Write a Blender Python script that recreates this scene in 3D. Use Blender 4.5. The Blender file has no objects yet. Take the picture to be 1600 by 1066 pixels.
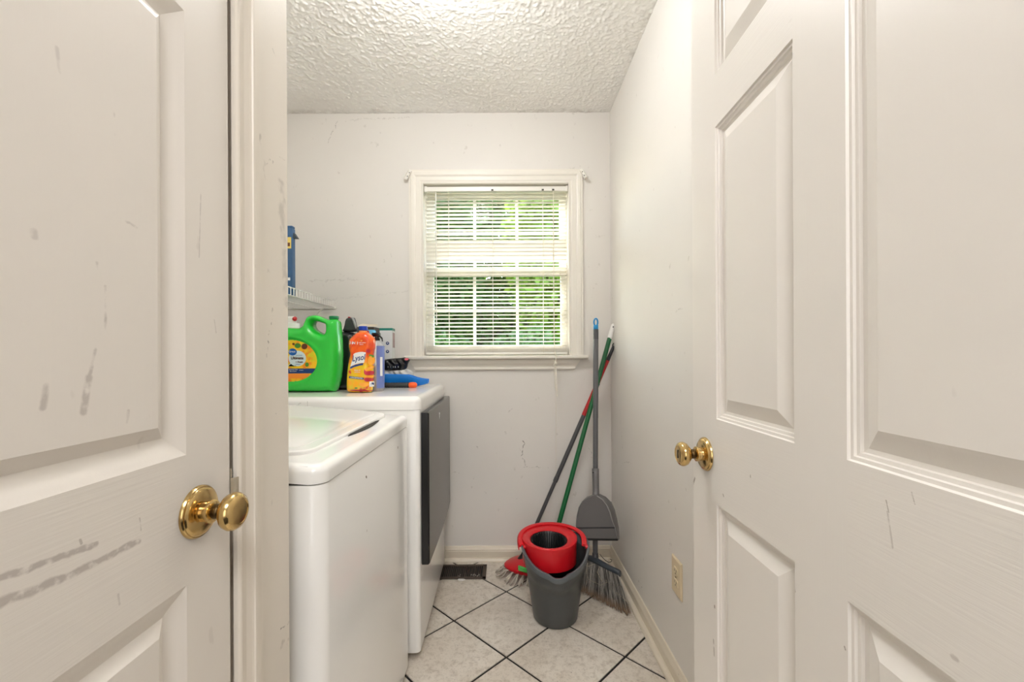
import bpy, bmesh, math, random
import numpy as np
from mathutils import Matrix, Vector
random.seed(7); np.random.seed(7)
PI = math.pi
S = bpy.context.scene
C = S.collection

# ------------------------------------------------------------------ camera
H, F, U0, V0 = 1.112, 667.0, 791.0, 557.0          # eye height (m), focal length and principal point (px)
cd = bpy.data.cameras.new('camera'); cam = bpy.data.objects.new('camera', cd); C.objects.link(cam)
cam.location = (0, 0, H); cam.rotation_euler = (PI/2, 0.0048, 0)
cd.sensor_width = 36; cd.lens = 36*F/1600
cd.shift_x = (800-U0)/1600; cd.shift_y = (V0-533)/1600
cd.clip_start = 0.02; cd.clip_end = 200
S.camera = cam
def P(u, v, Y):                                     # world point at depth Y (metres) seen at a photo pixel
    a = 0.0048; du, dv = u-U0, v-V0
    x = du + dv*-a; z = -(dv + du*a)
    return Vector((x/F*Y, Y, H + z/F*Y))
# ------------------------------------------------------------------ world, sun, lamps, exposure
w = bpy.data.worlds.new('World'); S.world = w; w.use_nodes = True
nt = w.node_tree; nt.nodes.clear()
sky = nt.nodes.new('ShaderNodeTexSky'); sky.sky_type = 'NISHITA'; sky.sun_disc = False
sky.sun_elevation = math.radians(45); sky.sun_rotation = math.radians(-24)
sky.dust_density = 2.0
bg = nt.nodes.new('ShaderNodeBackground'); wo = nt.nodes.new('ShaderNodeOutputWorld')
bg.inputs[1].default_value = 1.4
nt.links.new(sky.outputs[0], bg.inputs[0]); nt.links.new(bg.outputs[0], wo.inputs[0])
def lamp(name, kind, loc, energy, color, size, rot=(0,0,0), size_y=None):
    l = bpy.data.lights.new(name, kind); l.energy = energy; l.color = color
    if kind == 'POINT': l.shadow_soft_size = size
    elif kind == 'SUN': l.angle = size
    else:
        l.size = size
        if size_y: l.shape = 'RECTANGLE'; l.size_y = size_y
    o = bpy.data.objects.new(name, l); C.objects.link(o); o.location = loc; o.rotation_euler = rot; return o
sun_dir = Vector((0.229, -0.52, -0.56))
so = lamp('sun', 'SUN', (-3, 8, 8), 1.8, (1.0, .96, .88), 0.009)
so.rotation_euler = sun_dir.to_track_quat('-Z', 'Y').to_euler()
lamp('laundry_bulb', 'POINT', (-0.22, 1.22, 2.335), 11.0, (.985, .99, 1.0), 0.085)
lamp('hall_ceiling_fill', 'AREA', (0, -0.80, 2.41), 19, (1.0, .99, .995), 0.9, size_y=0.7)  # added fill light overhead behind the camera, for the doors and room
lamp('hall_end_fill', 'AREA', (-.10, -2.02, 1.35), 6.5, (1.0, .99, 1.0), 1.3, rot=(PI/2, 0, 0), size_y=1.5)   # added fill from the hall end, brightens doors, floor and back wall
S.view_settings.view_transform = 'Standard'; S.view_settings.look = 'None'
S.view_settings.gamma = 1; S.view_settings.use_curve_mapping = False
S.view_settings.exposure = 0.88
S.cycles.max_bounces = 12; S.cycles.diffuse_bounces = 6; S.cycles.glossy_bounces = 4
S.cycles.transparent_max_bounces = 24; S.cycles.transmission_bounces = 8
S.cycles.caustics_reflective = False; S.cycles.caustics_refractive = False
S.cycles.use_denoising = True

# ------------------------------------------------------------------ materials
def srgb(r, g, b):
    f = lambda c: (c/255/12.92) if c/255 <= .04045 else ((c/255+.055)/1.055)**2.4
    return (f(r), f(g), f(b), 1)
class Mat:
    def __init__(s, name):
        s.m = bpy.data.materials.new(name); s.m.use_nodes = True
        s.t = s.m.node_tree; s.b = s.t.nodes['Principled BSDF']; s.tc = None
    def n(s, kind, **kw):
        o = s.t.nodes.new(kind)
        for k, v in kw.items():
            if k.startswith('i_'): o.inputs[int(k[2:]) if k[2:].isdigit() else k[2:].replace('_', ' ')].default_value = v
            else: setattr(o, k, v)
        return o
    def l(s, a, b): s.t.links.new(a, b)
    def obj(s):
        if not s.tc: s.tc = s.n('ShaderNodeTexCoord')
        return s.tc.outputs['Object']
    def mapped(s, sc):
        m = s.n('ShaderNodeMapping'); m.inputs['Scale'].default_value = sc; s.l(s.obj(), m.inputs[0]); return m.outputs[0]
    def noise(s, scale, detail=3, sc=(1,1,1), rough=.5):
        o = s.n('ShaderNodeTexNoise'); o.inputs['Scale'].default_value = scale; o.inputs['Detail'].default_value = detail
        o.inputs['Roughness'].default_value = rough
        s.l(s.mapped(sc), o.inputs['Vector']); return o.outputs['Fac']
    def ramp(s, fac, lo, hi, c0=(0,0,0,1), c1=(1,1,1,1)):
        r = s.n('ShaderNodeValToRGB'); e = r.color_ramp.elements
        e[0].position = lo; e[1].position = hi; e[0].color = c0; e[1].color = c1
        s.l(fac, r.inputs[0]); return r.outputs[0]
    def mix(s, fac, a, b):
        m = s.n('ShaderNodeMix', data_type='RGBA')
        for x, i in ((fac, 0), (a, 6), (b, 7)):
            if isinstance(x, (int, float, tuple)): m.inputs[i].default_value = x
            else: s.l(x, m.inputs[i])
        return m.outputs[2]
    def bump(s, h, strength, dist=.001):
        b = s.n('ShaderNodeBump'); b.inputs['Strength'].default_value = strength; b.inputs['Distance'].default_value = dist
        s.l(h, b.inputs['Height']); s.l(b.outputs[0], s.b.inputs['Normal']); return b
    def math(s, op, a, b=None, clamp=False):
        m = s.n('ShaderNodeMath', operation=op, use_clamp=clamp)
        for i, x in enumerate((a, b)):
            if x is None: continue
            if isinstance(x, (int, float)): m.inputs[i].default_value = x
            else: s.l(x, m.inputs[i])
        return m.outputs[0]
    def vm(s, op, a, b=None, out=0):
        m = s.n('ShaderNodeVectorMath', operation=op)
        for i, x in enumerate((a, b)):
            if x is None: continue
            if isinstance(x, (tuple, Vector)): m.inputs[i].default_value = tuple(x)
            elif op == 'SCALE' and i == 1: s.l(x, m.inputs['Scale'])
            else: s.l(x, m.inputs[i])
        return m.outputs[out]
    def segs(s, plist, vec):                         # worn streaks: mask of short line segments on the surface
        tot = None
        for a, b, wd, op in plist:
            a, b = Vector(a), Vector(b); ba = b-a; pa = s.vm('SUBTRACT', vec, a)
            t = s.math('MULTIPLY', s.vm('DOT_PRODUCT', pa, ba, 1), 1/max(ba.length_squared, 1e-9), True)
            sc = s.n('ShaderNodeVectorMath', operation='SCALE'); sc.inputs[0].default_value = ba; s.l(t, sc.inputs['Scale'])
            d = s.vm('LENGTH', s.vm('SUBTRACT', pa, sc.outputs[0]), None, 1)
            mr = s.n('ShaderNodeMapRange'); s.l(d, mr.inputs[0])
            mr.inputs[1].default_value = wd; mr.inputs[2].default_value = wd*.55; mr.inputs[3].default_value = 0; mr.inputs[4].default_value = op
            tot = mr.outputs[0] if tot is None else s.math('MAXIMUM', tot, mr.outputs[0])
        return tot
def M(name, col, rough=.5, metal=0, var=.06, vs=14, bump=0, bs=200, coat=0, trans=0, spec=None, ior=None, sss=0):
    k = Mat(name)
    c = srgb(*col); d = tuple(x*(1-var) for x in c[:3])+(1,)
    k.l(k.mix(k.noise(vs), d, c), k.b.inputs['Base Color'])
    k.b.inputs['Roughness'].default_value = rough; k.b.inputs['Metallic'].default_value = metal
    k.b.inputs['Coat Weight'].default_value = coat; k.b.inputs['Coat Roughness'].default_value = .05
    k.b.inputs['Transmission Weight'].default_value = trans
    if spec is not None: k.b.inputs['Specular IOR Level'].default_value = spec
    if bump: k.bump(k.noise(bs, 2), bump)
    return k.m

def wall_mat(name, col, dirt, marks=()):
    k = Mat(name); c = srgb(*col)
    base = k.mix(k.ramp(k.noise(1.3, 4), .35, .75), c, tuple(x*.955 for x in c[:3])+(1,))
    sp = k.ramp(k.noise(26, 3, (1,1,.8)), .70, .76)
    base = k.mix(k.math('MULTIPLY', sp, dirt), base, srgb(150,140,128))
    if marks:
        ds = k.n('ShaderNodeTexNoise'); ds.inputs['Scale'].default_value = 40; k.l(k.obj(), ds.inputs['Vector'])
        dv = k.vm('MULTIPLY', k.vm('SUBTRACT', ds.outputs['Color'], (.5,.5,.5)), (.03,.03,.03))
        m = k.segs(marks, k.vm('ADD', k.obj(), dv))
        m = k.math('MULTIPLY', m, k.ramp(k.noise(60, 2), .35, .6))
        base = k.mix(m, base, srgb(120,112,104))
    k.l(base, k.b.inputs['Base Color']); k.b.inputs['Roughness'].default_value = .5
    k.b.inputs['Specular IOR Level'].default_value = .35
    k.bump(k.noise(170, 3), .10, .0012)
    return k
def trim_mat(name, col, grain, dirt=.25, marks=(), rough=.38, markcol=(182,174,167), along=2):
    k = Mat(name); c = srgb(*col)
    base = k.mix(k.ramp(k.noise(3, 4), .3, .8), c, tuple(x*.96 for x in c[:3])+(1,))
    spn = k.noise(38, 2, (1,1,.45) if along == 2 else (.45,.45,1))
    base = k.mix(k.math('MULTIPLY', k.ramp(spn, .73, .77), dirt), base, srgb(150,138,124))
    if marks:
        ds = k.n('ShaderNodeTexNoise'); ds.inputs['Scale'].default_value = 70; ds.inputs['Detail'].default_value = 4; k.l(k.obj(), ds.inputs['Vector'])
        dv = k.vm('MULTIPLY', k.vm('SUBTRACT', ds.outputs['Color'], (.5,.5,.5)), (0,.006,.006))
        m = k.segs(marks, k.vm('ADD', k.vm('MULTIPLY', k.obj(), (0 if along == 9 else 1,1,1)), dv))
        m = k.math('MULTIPLY', m, k.ramp(k.noise(110, 3), .28, .5))
        base = k.mix(m, base, srgb(*markcol))
    k.l(base, k.b.inputs['Base Color']); k.b.inputs['Roughness'].default_value = rough
    sc = (1,1,.035) if along == 2 else (.035,.035,1)
    g = k.noise(260, 3, sc, .6)
    k.bump(k.math('ADD', g, k.math('MULTIPLY', k.noise(90, 2, sc), .6)), grain, .0006)
    return k.m

# ------------------------------------------------------------------ object helpers
W = {}
def link(name, me, parent=None, label=None):
    o = bpy.data.objects.new(name, me); C.objects.link(o)
    if parent is not None: o.parent = parent; W[o] = W[parent]
    else: W[o] = Matrix()
    if label: o['label'] = label
    return o
def empty(name, loc=(0,0,0), rotz=0, kind=None, label=None, cat=None, group=None):
    o = link(name, None); o.location = loc; o.rotation_euler = (0,0,rotz)
    o.empty_display_size = .05
    W[o] = Matrix.Translation(loc) @ Matrix.Rotation(rotz, 4, 'Z')
    return tag(o, label, cat, group, kind)
def tag(o, label=None, cat=None, group=None, kind=None):
    if label: o['label'] = label
    if cat: o['category'] = cat
    if group: o['group'] = group
    if kind: o['kind'] = kind
    return o
def fin(name, bm, mat, parent=None, smooth=False, local=False, label=None, angle=None, center=False):
    me = bpy.data.meshes.new(name)
    bmesh.ops.recalc_face_normals(bm, faces=bm.faces[:]); bm.to_mesh(me); bm.free()
    return put(name, me, mat, parent, smooth, local, label, angle)
def put(name, me, mat, parent=None, smooth=False, local=False, label=None, angle=None):
    if parent is not None and not local: me.transform(W[parent].inverted())
    for m in (mat if isinstance(mat, (list, tuple)) else [mat]): me.materials.append(m)
    if smooth or angle:
        me.polygons.foreach_set('use_smooth', [True]*len(me.polygons))
        if angle: me.set_sharp_from_angle(angle=math.radians(angle))
    o = link(name, me, parent, label)
    if parent is None:                               # origin at the base centre of the thing
        vs = [v.co for v in me.vertices]
        if vs:
            c = Vector(((min(v.x for v in vs)+max(v.x for v in vs))/2, (min(v.y for v in vs)+max(v.y for v in vs))/2, min(v.z for v in vs)))
            me.transform(Matrix.Translation(-c)); o.location = c; W[o] = Matrix.Translation(c)
    return o
def raw(name, V, Fc, mat, parent=None, smooth=False, local=False, label=None, angle=None):
    me = bpy.data.meshes.new(name); me.from_pydata([tuple(v) for v in V], [], Fc); me.update()
    return put(name, me, mat, parent, smooth, local, label, angle)
def bx(bm, x0, x1, y0, y1, z0, z1, bev=0, seg=2):
    r = bmesh.ops.create_cube(bm, size=1, matrix=Matrix.Translation(((x0+x1)/2, (y0+y1)/2, (z0+z1)/2)) @ Matrix.Diagonal((abs(x1-x0), abs(y1-y0), abs(z1-z0), 1)))
    if bev:
        es = list({e for v in r['verts'] for e in v.link_edges})
        bmesh.ops.bevel(bm, geom=es, offset=bev, segments=seg, affect='EDGES', profile=.5)
def box(name, x0, x1, y0, y1, z0, z1, mat, parent=None, bev=0, seg=2, local=False, label=None, smooth=None):
    bm = bmesh.new(); bx(bm, x0, x1, y0, y1, z0, z1, bev, seg)
    return fin(name, bm, mat, parent, local=local, label=label, angle=(40 if (bev and smooth is None) or smooth else None))
def lathe(bm, prof, origin, axis, segs=32, caps=True):
    ax = Vector(axis).normalized(); q = Vector((0,0,1)).rotation_difference(ax); o = Vector(origin); rings = []
    for r, h in prof:
        if r < 1e-6: rings.append([bm.verts.new(o + q @ Vector((0,0,h)))])
        else: rings.append([bm.verts.new(o + q @ Vector((r*math.cos(2*PI*i/segs), r*math.sin(2*PI*i/segs), h))) for i in range(segs)])
    for a, b in zip(rings, rings[1:]):
        for i in range(segs):
            j = (i+1) % segs
            if len(a) == 1 and len(b) == 1: continue
            if len(a) == 1: bm.faces.new((a[0], b[i], b[j]))
            elif len(b) == 1: bm.faces.new((a[i], b[0], a[j]))
            else: bm.faces.new((a[i], b[i], b[j], a[j]))
    if caps:
        for r in (rings[0], rings[-1]):
            if len(r) > 2: bm.faces.new(r)
def tube(bm, pts, rad, segs=10, caps=True, flat=1):
    pts = [Vector(p) for p in pts]; n = len(pts)
    rads = rad if isinstance(rad, (list, tuple)) else [rad]*n
    up = None; rings = []
    for i, p in enumerate(pts):
        t = (pts[min(i+1, n-1)] - pts[max(i-1, 0)]).normalized()
        if up is None: up = t.orthogonal().normalized()
        up = (up - t*up.dot(t)).normalized(); s = t.cross(up)
        rings.append([bm.verts.new(p + (up*math.cos(2*PI*k/segs)*flat + s*math.sin(2*PI*k/segs))*rads[i]) for k in range(segs)])
    for a, b in zip(rings, rings[1:]):
        for k in range(segs): bm.faces.new((a[k], a[(k+1) % segs], b[(k+1) % segs], b[k]))
    if caps: bm.faces.new(rings[0]); bm.faces.new(rings[-1])
def loft(bm, rings, closed=True, cap=(True, True)):
    R = [[bm.verts.new(Vector(p)) for p in r] for r in rings]; n = len(R[0])
    for a, b in zip(R, R[1:]):
        for k in range(n if closed else n-1): bm.faces.new((a[k], a[(k+1) % n], b[(k+1) % n], b[k]))
    if cap[0]: bm.faces.new(R[0])
    if cap[1]: bm.faces.new(R[-1])
    return R
def sweep(name, prof, a, b, out, mat, parent=None, up=(0,0,1), label=None, miter=(0,0)):
    # prof: (out, up) pairs swept from a to b; miter shifts the end along the path per unit of 'up' offset
    a, b, out, up = Vector(a), Vector(b), Vector(out), Vector(up); d = (b-a).normalized(); bm = bmesh.new()
    loft(bm, [[a + out*p + up*q + d*q*miter[0] for p, q in prof], [b + out*p + up*q + d*q*miter[1] for p, q in prof]])
    return fin(name, bm, mat, parent, label=label)
def poly_dist(pts, loops):
    d = np.full(len(pts), 1e9); near = np.zeros_like(pts); ins = np.zeros(len(pts), bool)
    for L in loops:
        L = np.array(L, float); A = L; B = np.roll(L, -1, 0)
        for a, b in zip(A, B):
            ba = b-a; t = np.clip(((pts-a) @ ba)/max(ba @ ba, 1e-12), 0, 1); q = a + t[:,None]*ba
            dd = np.hypot(*(pts-q).T); m = dd < d; d[m] = dd[m]; near[m] = q[m]
            c = (a[1] > pts[:,1]) != (b[1] > pts[:,1])
            if abs(b[1]-a[1]) > 1e-12:
                xi = a[0] + (pts[:,1]-a[1])/(b[1]-a[1])*(b[0]-a[0]); ins ^= c & (pts[:,0] < xi)
    return d, near, ins
def smooth_loop(L, n=2):
    L = np.array(L, float)
    for _ in range(n):
        N = np.roll(L, -1, 0); L = np.stack([.75*L+.25*N, .25*L+.75*N], 1).reshape(-1, 2)
    return L
class Puff:                                          # a moulded body: a silhouette in x,z given rounded thickness in y
    def __init__(s, loops, T, R, y, res=.004, relief=None, power=2.0):
        s.loops, s.T, s.R, s.y, s.res, s.relief, s.power = loops, T, R, y, res, relief, power
    def th(s, pts, d=None, ins=None):
        if d is None: d, _, ins = poly_dist(pts, s.loops)
        q = 1-np.minimum(d, s.R)/s.R
        t = s.T*np.power(np.clip(1-q**s.power, 0, 1), 1/s.power)
        if s.relief is not None: t = t + s.relief(pts)*np.minimum(1, d/.01)
        return np.where(ins, np.maximum(t, .0004), 0)
    def mesh(s, name, both=True, clip=None, off=0):
        loops = clip if clip is not None else s.loops
        A = np.concatenate([np.array(l, float) for l in loops]); lo = A.min(0)-s.res; hi = A.max(0)+s.res
        nx = int((hi[0]-lo[0])/s.res)+2; nz = int((hi[1]-lo[1])/s.res)+2
        gx, gz = np.meshgrid(lo[0]+np.arange(nx)*s.res, lo[1]+np.arange(nz)*s.res, indexing='ij')
        pts = np.stack([gx.ravel(), gz.ravel()], 1); d, near, ins = poly_dist(pts, loops)
        q = np.where(ins[:,None], pts, near)
        t = (s.th(pts, d, ins) if clip is None else s.th(q)+off)
        cells = []; I = lambda i, j: i*nz+j
        for i in range(nx-1):
            for j in range(nz-1):
                c = (I(i,j), I(i+1,j), I(i+1,j+1), I(i,j+1))
                if ins[list(c)].any(): cells.append(c)
        used = sorted({k for c in cells for k in c}); fi = {k: n for n, k in enumerate(used)}
        V = [(q[k,0], s.y-t[k], q[k,1]) for k in used]; Fc = [tuple(fi[k] for k in c) for c in cells]
        if both:
            bi = {}
            for k in used:
                if ins[k]: bi[k] = len(V); V.append((q[k,0], s.y+t[k], q[k,1]))
                else: bi[k] = fi[k]
            Fc += [tuple(bi[k] for k in reversed(c)) for c in cells]
        bm = bmesh.new(); vs = [bm.verts.new(v) for v in V]
        for f in Fc:
            try: bm.faces.new([vs[i] for i in f])
            except ValueError: pass
        bmesh.ops.remove_doubles(bm, verts=bm.verts[:], dist=1e-6)
        bmesh.ops.dissolve_degenerate(bm, dist=1e-6, edges=bm.edges[:])
        return bm
    def build(s, name, mat, parent=None, **k):
        bm = s.mesh(name); k.setdefault('smooth', True); return fin(name, bm, mat, parent, **k)
    def decal(s, name, loop, mat, parent, off=.0006, **k):
        bm = s.mesh(name, False, [loop], off)
        me_n = fin(name, bm, mat, parent, smooth=True, **k)
        return me_n
    def text(s, body, x, z, size, mat, parent, off=.001, **k):
        return text(body, (x, 0, z), size, mat, parent, drape=lambda p: s.y - s.th(np.array([[p[0], p[1]]]))[0] - off, **k)
def text(body, loc, size, mat, parent, name='lettering', shear=0, align='CENTER', drape=None, rot=0, ext=.0002, sx=1, frame=None, bold=0):
    cu = bpy.data.curves.new(name, 'FONT'); cu.body = body; cu.size = size; cu.shear = shear; cu.align_x = align; cu.align_y = 'CENTER'
    cu.extrude = ext; cu.resolution_u = 3; cu.offset = bold
    t = bpy.data.objects.new(name, cu); C.objects.link(t); dg = bpy.context.evaluated_depsgraph_get()
    me = bpy.data.meshes.new_from_object(t.evaluated_get(dg)); bpy.data.objects.remove(t)
    me.name = name; c, sn = math.cos(rot), math.sin(rot)
    for v in me.vertices:
        x, y, z = v.co; x *= sx; x, y = x*c-y*sn, x*sn+y*c
        if frame: v.co = frame(x, y, z)
        else:
            X, Z = loc[0]+x, loc[2]+y
            v.co = (X, (drape((X, Z)) if drape else loc[1]) - z, Z)
    return put(name, me, mat, parent)
def ell(cx, cz, a, b, n=32): return [(cx+a*math.cos(2*PI*i/n), cz+b*math.sin(2*PI*i/n)) for i in range(n)]
def rrect(x0, x1, y0, y1, r, n=5):
    out = []
    for cx, cy, a0 in ((x1-r, y1-r, 0), (x0+r, y1-r, 90), (x0+r, y0+r, 180), (x1-r, y0+r, 270)):
        out += [(cx+r*math.cos(math.radians(a0+90*k/n)), cy+r*math.sin(math.radians(a0+90*k/n))) for k in range(n+1)]
    return out
def slab(bm, loop, z0, z1, bev=0, seg=3, zf=None):   # a rounded plate from an outline in x,y; zf tilts it
    n = len(loop); cx = sum(p[0] for p in loop)/n; cy = sum(p[1] for p in loop)/n
    def ring(ins, z):
        out = []
        for i, (x, y) in enumerate(loop):
            a = Vector(loop[i-1]); b = Vector(loop[(i+1) % n]); t = (b-a).normalized(); nrm = Vector((-t.y, t.x))
            out.append(Vector((x+nrm.x*ins, y+nrm.y*ins, z + (zf(x, y) if zf else 0))))
        return out
    rings = [ring(0, z0)]
    if bev:
        for k in range(seg+1):
            a = k/seg*PI/2; rings.append(ring(bev*(1-math.cos(a)), z1-bev+bev*math.sin(a)))
    else: rings.append(ring(0, z1))
    loft(bm, rings)

# ------------------------------------------------------------------ dimensions of the room
CEIL = 2.444; YB = 2.332; XR = .572; XL = -1.24; XC = -.395; YC = .773; YF0, YF1 = .02, .135

# paint colours
COLW = (226,222,216)
def Bk(u, v): p = P(u, v, YB); return (p.x, YB, p.z)
bm_marks = [(Bk(818,690), Bk(816,712), .004, .8), (Bk(816,712), Bk(822,728), .003, .6), (Bk(812,730), Bk(858,732), .0022, .6),
            (Bk(527,190), Bk(512,225), .004, .5), (Bk(540,188), Bk(640,184), .004, .25), (Bk(700,738), Bk(716,738), .003, .5),
            (Bk(795,644), Bk(800,640), .006, .35), (Bk(745,697), Bk(747,700), .005, .4), (Bk(763,698), Bk(765,699), .004, .5),
            (Bk(920,700), Bk(925,709), .003, .7), (Bk(757,770), Bk(759,772), .004, .5), (Bk(480,440), Bk(560,436), .006, .2), (Bk(500,470), Bk(640,455), .004, .15)]
m_wall_back = wall_mat('wall_paint_back', COLW, .25, bm_marks).m
def Rw(u, v): Y = XR*F/(u-U0); p = P(u, v, Y); return (XR, p.y, p.z)
r_marks = [(Rw(1057,487), Rw(1066,484), .004, .5), (Rw(1046,851), Rw(1044,857), .003, .9), (Rw(996,908), Rw(999,905), .006, .8),
           (Rw(991,926), Rw(1002,918), .003, .6), (Rw(972,723), Rw(985,724), .003, .35), (Rw(968,640), Rw(972,700), .003, .3)]
m_wall_right = wall_mat('wall_paint_right', COLW, .3, r_marks).m
m_wall = wall_mat('wall_paint', COLW, .2).m
m_trim = trim_mat('trim_paint', (228,220,207), .12, .25)
m_base = trim_mat('baseboard_paint', (222,212,194), .1, .6, along=0)

# ------------------------------------------------------------------ room shell
def struct(o, label=None): return tag(o, label, kind='structure')
# ceiling
k = Mat('popcorn_ceiling')
pos = k.obj()
v1 = k.n('ShaderNodeTexVoronoi', feature='SMOOTH_F1'); v1.inputs['Scale'].default_value = 88
dn = k.n('ShaderNodeTexNoise'); dn.inputs['Scale'].default_value = 60; k.l(pos, dn.inputs['Vector'])
k.l(k.vm('ADD', pos, k.vm('MULTIPLY', dn.outputs['Color'], (.014,.014,.014))), v1.inputs['Vector'])
blob = k.ramp(v1.outputs['Distance'], .15, .62, (1,1,1,1), (0,0,0,1))
hgt = k.math('ADD', blob, k.math('MULTIPLY', k.noise(330, 3), .5))
k.bump(hgt, .25, .003)
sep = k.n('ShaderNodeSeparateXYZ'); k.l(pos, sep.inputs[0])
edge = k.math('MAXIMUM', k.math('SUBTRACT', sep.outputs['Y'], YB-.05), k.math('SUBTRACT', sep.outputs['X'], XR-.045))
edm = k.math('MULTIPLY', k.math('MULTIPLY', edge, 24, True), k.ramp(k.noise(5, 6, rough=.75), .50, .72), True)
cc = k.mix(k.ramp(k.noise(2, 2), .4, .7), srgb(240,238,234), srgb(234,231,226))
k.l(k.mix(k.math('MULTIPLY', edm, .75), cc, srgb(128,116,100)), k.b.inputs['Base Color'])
k.b.inputs['Roughness'].default_value = .75
m_ceil = k.m
def sbox(name, *a, mat=m_wall, parent=None):
    o = box(name, *a, mat, parent=empty0 if parent is None else parent)
    return o
# ceiling, walls: meshes keep world coordinates so their paint marks stay where they are
def wbox(name, boxes, mat, label=None):
    bm = bmesh.new()
    for b in boxes: bx(bm, *b)
    me = bpy.data.meshes.new(name); bmesh.ops.recalc_face_normals(bm, faces=bm.faces[:]); bm.to_mesh(me); bm.free(); me.materials.append(mat)
    return struct(link(name, me), label)
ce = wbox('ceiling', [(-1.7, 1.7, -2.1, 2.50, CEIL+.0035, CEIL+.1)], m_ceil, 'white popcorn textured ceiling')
def popcorn():
    st = .0036; nx = int((XR-XL)/st)+2; ny = int((YB-YF1)/st)+2; r_ = np.random.RandomState(5)
    def field(sig):
        f = np.fft.rfft2(r_.normal(size=(nx, ny))); kx = np.fft.fftfreq(nx)[:,None]; ky = np.fft.rfftfreq(ny)[None,:]
        g = np.fft.irfft2(f*np.exp(-2*(PI*sig)**2*(kx**2+ky**2)), (nx, ny)); return g/g.std()
    h = np.clip(field(1.0), -.5, 2.4)*.00135 + np.clip(field(2.2), -.5, 2)*.0005 + field(.6)*.0002
    gx, gy = np.meshgrid(np.linspace(XL, XR, nx), np.linspace(YF1, YB, ny), indexing='ij')
    V = np.stack([gx, gy, CEIL-h], -1).reshape(-1, 3); i = (np.arange(nx-1)[:,None]*ny+np.arange(ny-1)[None,:]).ravel()
    Fq = np.stack([i, i+1, i+ny+1, i+ny], 1); me = bpy.data.meshes.new('popcorn_coat')
    me.vertices.add(len(V)); me.vertices.foreach_set('co', V.ravel()); me.loops.add(Fq.size); me.loops.foreach_set('vertex_index', Fq.ravel().astype(np.int32))
    me.polygons.add(len(Fq)); me.polygons.foreach_set('loop_start', np.arange(0, Fq.size, 4, dtype=np.int32)); me.update(calc_edges=True)
    me.polygons.foreach_set('use_smooth', [True]*len(Fq)); me.materials.append(m_ceil)
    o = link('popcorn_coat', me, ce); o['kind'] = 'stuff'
popcorn()
WX0, WX1, WZ0, WZ1 = -.4475, .343, 1.098, 2.052       # window opening
wbox('wall_back', [(-1.35, WX0-.018, YB, YB+.13, 0, CEIL), (WX1+.018, .70, YB, YB+.13, 0, CEIL),
                   (WX0-.018, WX1+.018, YB, YB+.13, 0, WZ0-.018), (WX0-.018, WX1+.018, YB, YB+.13, WZ1+.018, CEIL)], m_wall_back, 'off white painted back wall around the window')
wbox('wall_right', [(XR, XR+.12, YF1, YB, 0, CEIL)], m_wall_right, 'off white painted right wall with an outlet')
wbox('wall_left', [(XL-.12, XL, YC, YB, 0, CEIL)], m_wall)
# ------------------------------------------------------------------ closet wall, front wall, hall
DH = 2.035                                            # door height
def Lw(u, v): Y = -XC*F/(U0-u); p = P(u, v, Y); return (XC, p.y, p.z)
c_marks = [(Lw(419,560), Lw(425,480), .0028, .8), (Lw(415,250), Lw(416,300), .003, .15), (Lw(416,250), Lw(446,248), .0018, .5), (Lw(441,290), Lw(448,470), .012, .28),
           (Lw(437,985), Lw(456,965), .003, .8), (Lw(420,655), Lw(444,636), .0014, .5), (Lw(428,80), Lw(433,95), .002, .4)]
m_corner = wall_mat('wall_paint_closet', (226,219,208), .45, c_marks).m
wbox('wall_closet', [(XC-.115, XC, .632, YC, 0, CEIL), (XC-.115, XC, YF1, .632, DH+.035, CEIL), (XL-.12, XC-.115, YC-.1, YC, 0, CEIL)], m_corner, 'off white corner wall beside the closed closet door')
wbox('wall_front', [(-1.7, -.375, YF0, YF1, 0, CEIL), (.40, 1.7, YF0, YF1, 0, CEIL), (-.375, .40, YF0, YF1, DH+.03, CEIL)], m_wall)
wbox('wall_hall_left', [(-1.7, -1.58, -2.1, YF0, 0, CEIL)], m_wall)
wbox('wall_hall_right', [(1.58, 1.7, -2.1, YF0, 0, CEIL)], m_wall)
wbox('wall_hall_end', [(-1.7, 1.7, -2.2, -2.1, 0, CEIL)], m_wall)

w2 = empty('hall_fill_frame', (-.10, -2.1, .6), kind='structure', label='added frame around the hall fill light behind the camera')  # made-up window frame dressing the fill light at the hall end
for b in ((-.83, -.75, .52, 2.18), (.55, .63, .52, 2.18), (-.75, .55, 2.10, 2.18), (-.75, .55, .52, .60), (-.12, -.08, .60, 2.10)):
    box('casing', b[0], b[1], -2.1, -2.075, b[2], b[3], m_trim, w2, bev=.003)
# ------------------------------------------------------------------ floor and its tiles
k = Mat('grout'); k.l(k.mix(k.ramp(k.noise(40, 3), .45, .7), srgb(22,19,18), srgb(44,38,34)), k.b.inputs['Base Color']); k.b.inputs['Roughness'].default_value = .85
m_grout = k.m
k = Mat('ceramic_tile'); pos = k.obj()
geo = k.n('ShaderNodeNewGeometry'); obi = k.n('ShaderNodeObjectInfo')
def wnoise(sc, det, ro=.55):
    n = k.n('ShaderNodeTexNoise'); n.inputs['Scale'].default_value = sc; n.inputs['Detail'].default_value = det; n.inputs['Roughness'].default_value = ro
    n.inputs['Distortion'].default_value = .25
    k.l(geo.outputs['Position'], n.inputs['Vector']); return n.outputs['Fac']
base = k.mix(k.ramp(wnoise(5, 5), .3, .7), srgb(220,213,202), srgb(202,192,178))
base = k.mix(k.math('MULTIPLY', k.ramp(wnoise(34, 6, .75), .48, .68), .65), base, srgb(158,143,127))
base = k.mix(k.math('MULTIPLY', k.ramp(wnoise(120, 4, .75), .54, .70), .45), base, srgb(118,104,92))
base = k.mix(k.math('MULTIPLY', k.ramp(wnoise(75, 1), .75, .77), .6), base, srgb(70,60,52))
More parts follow.
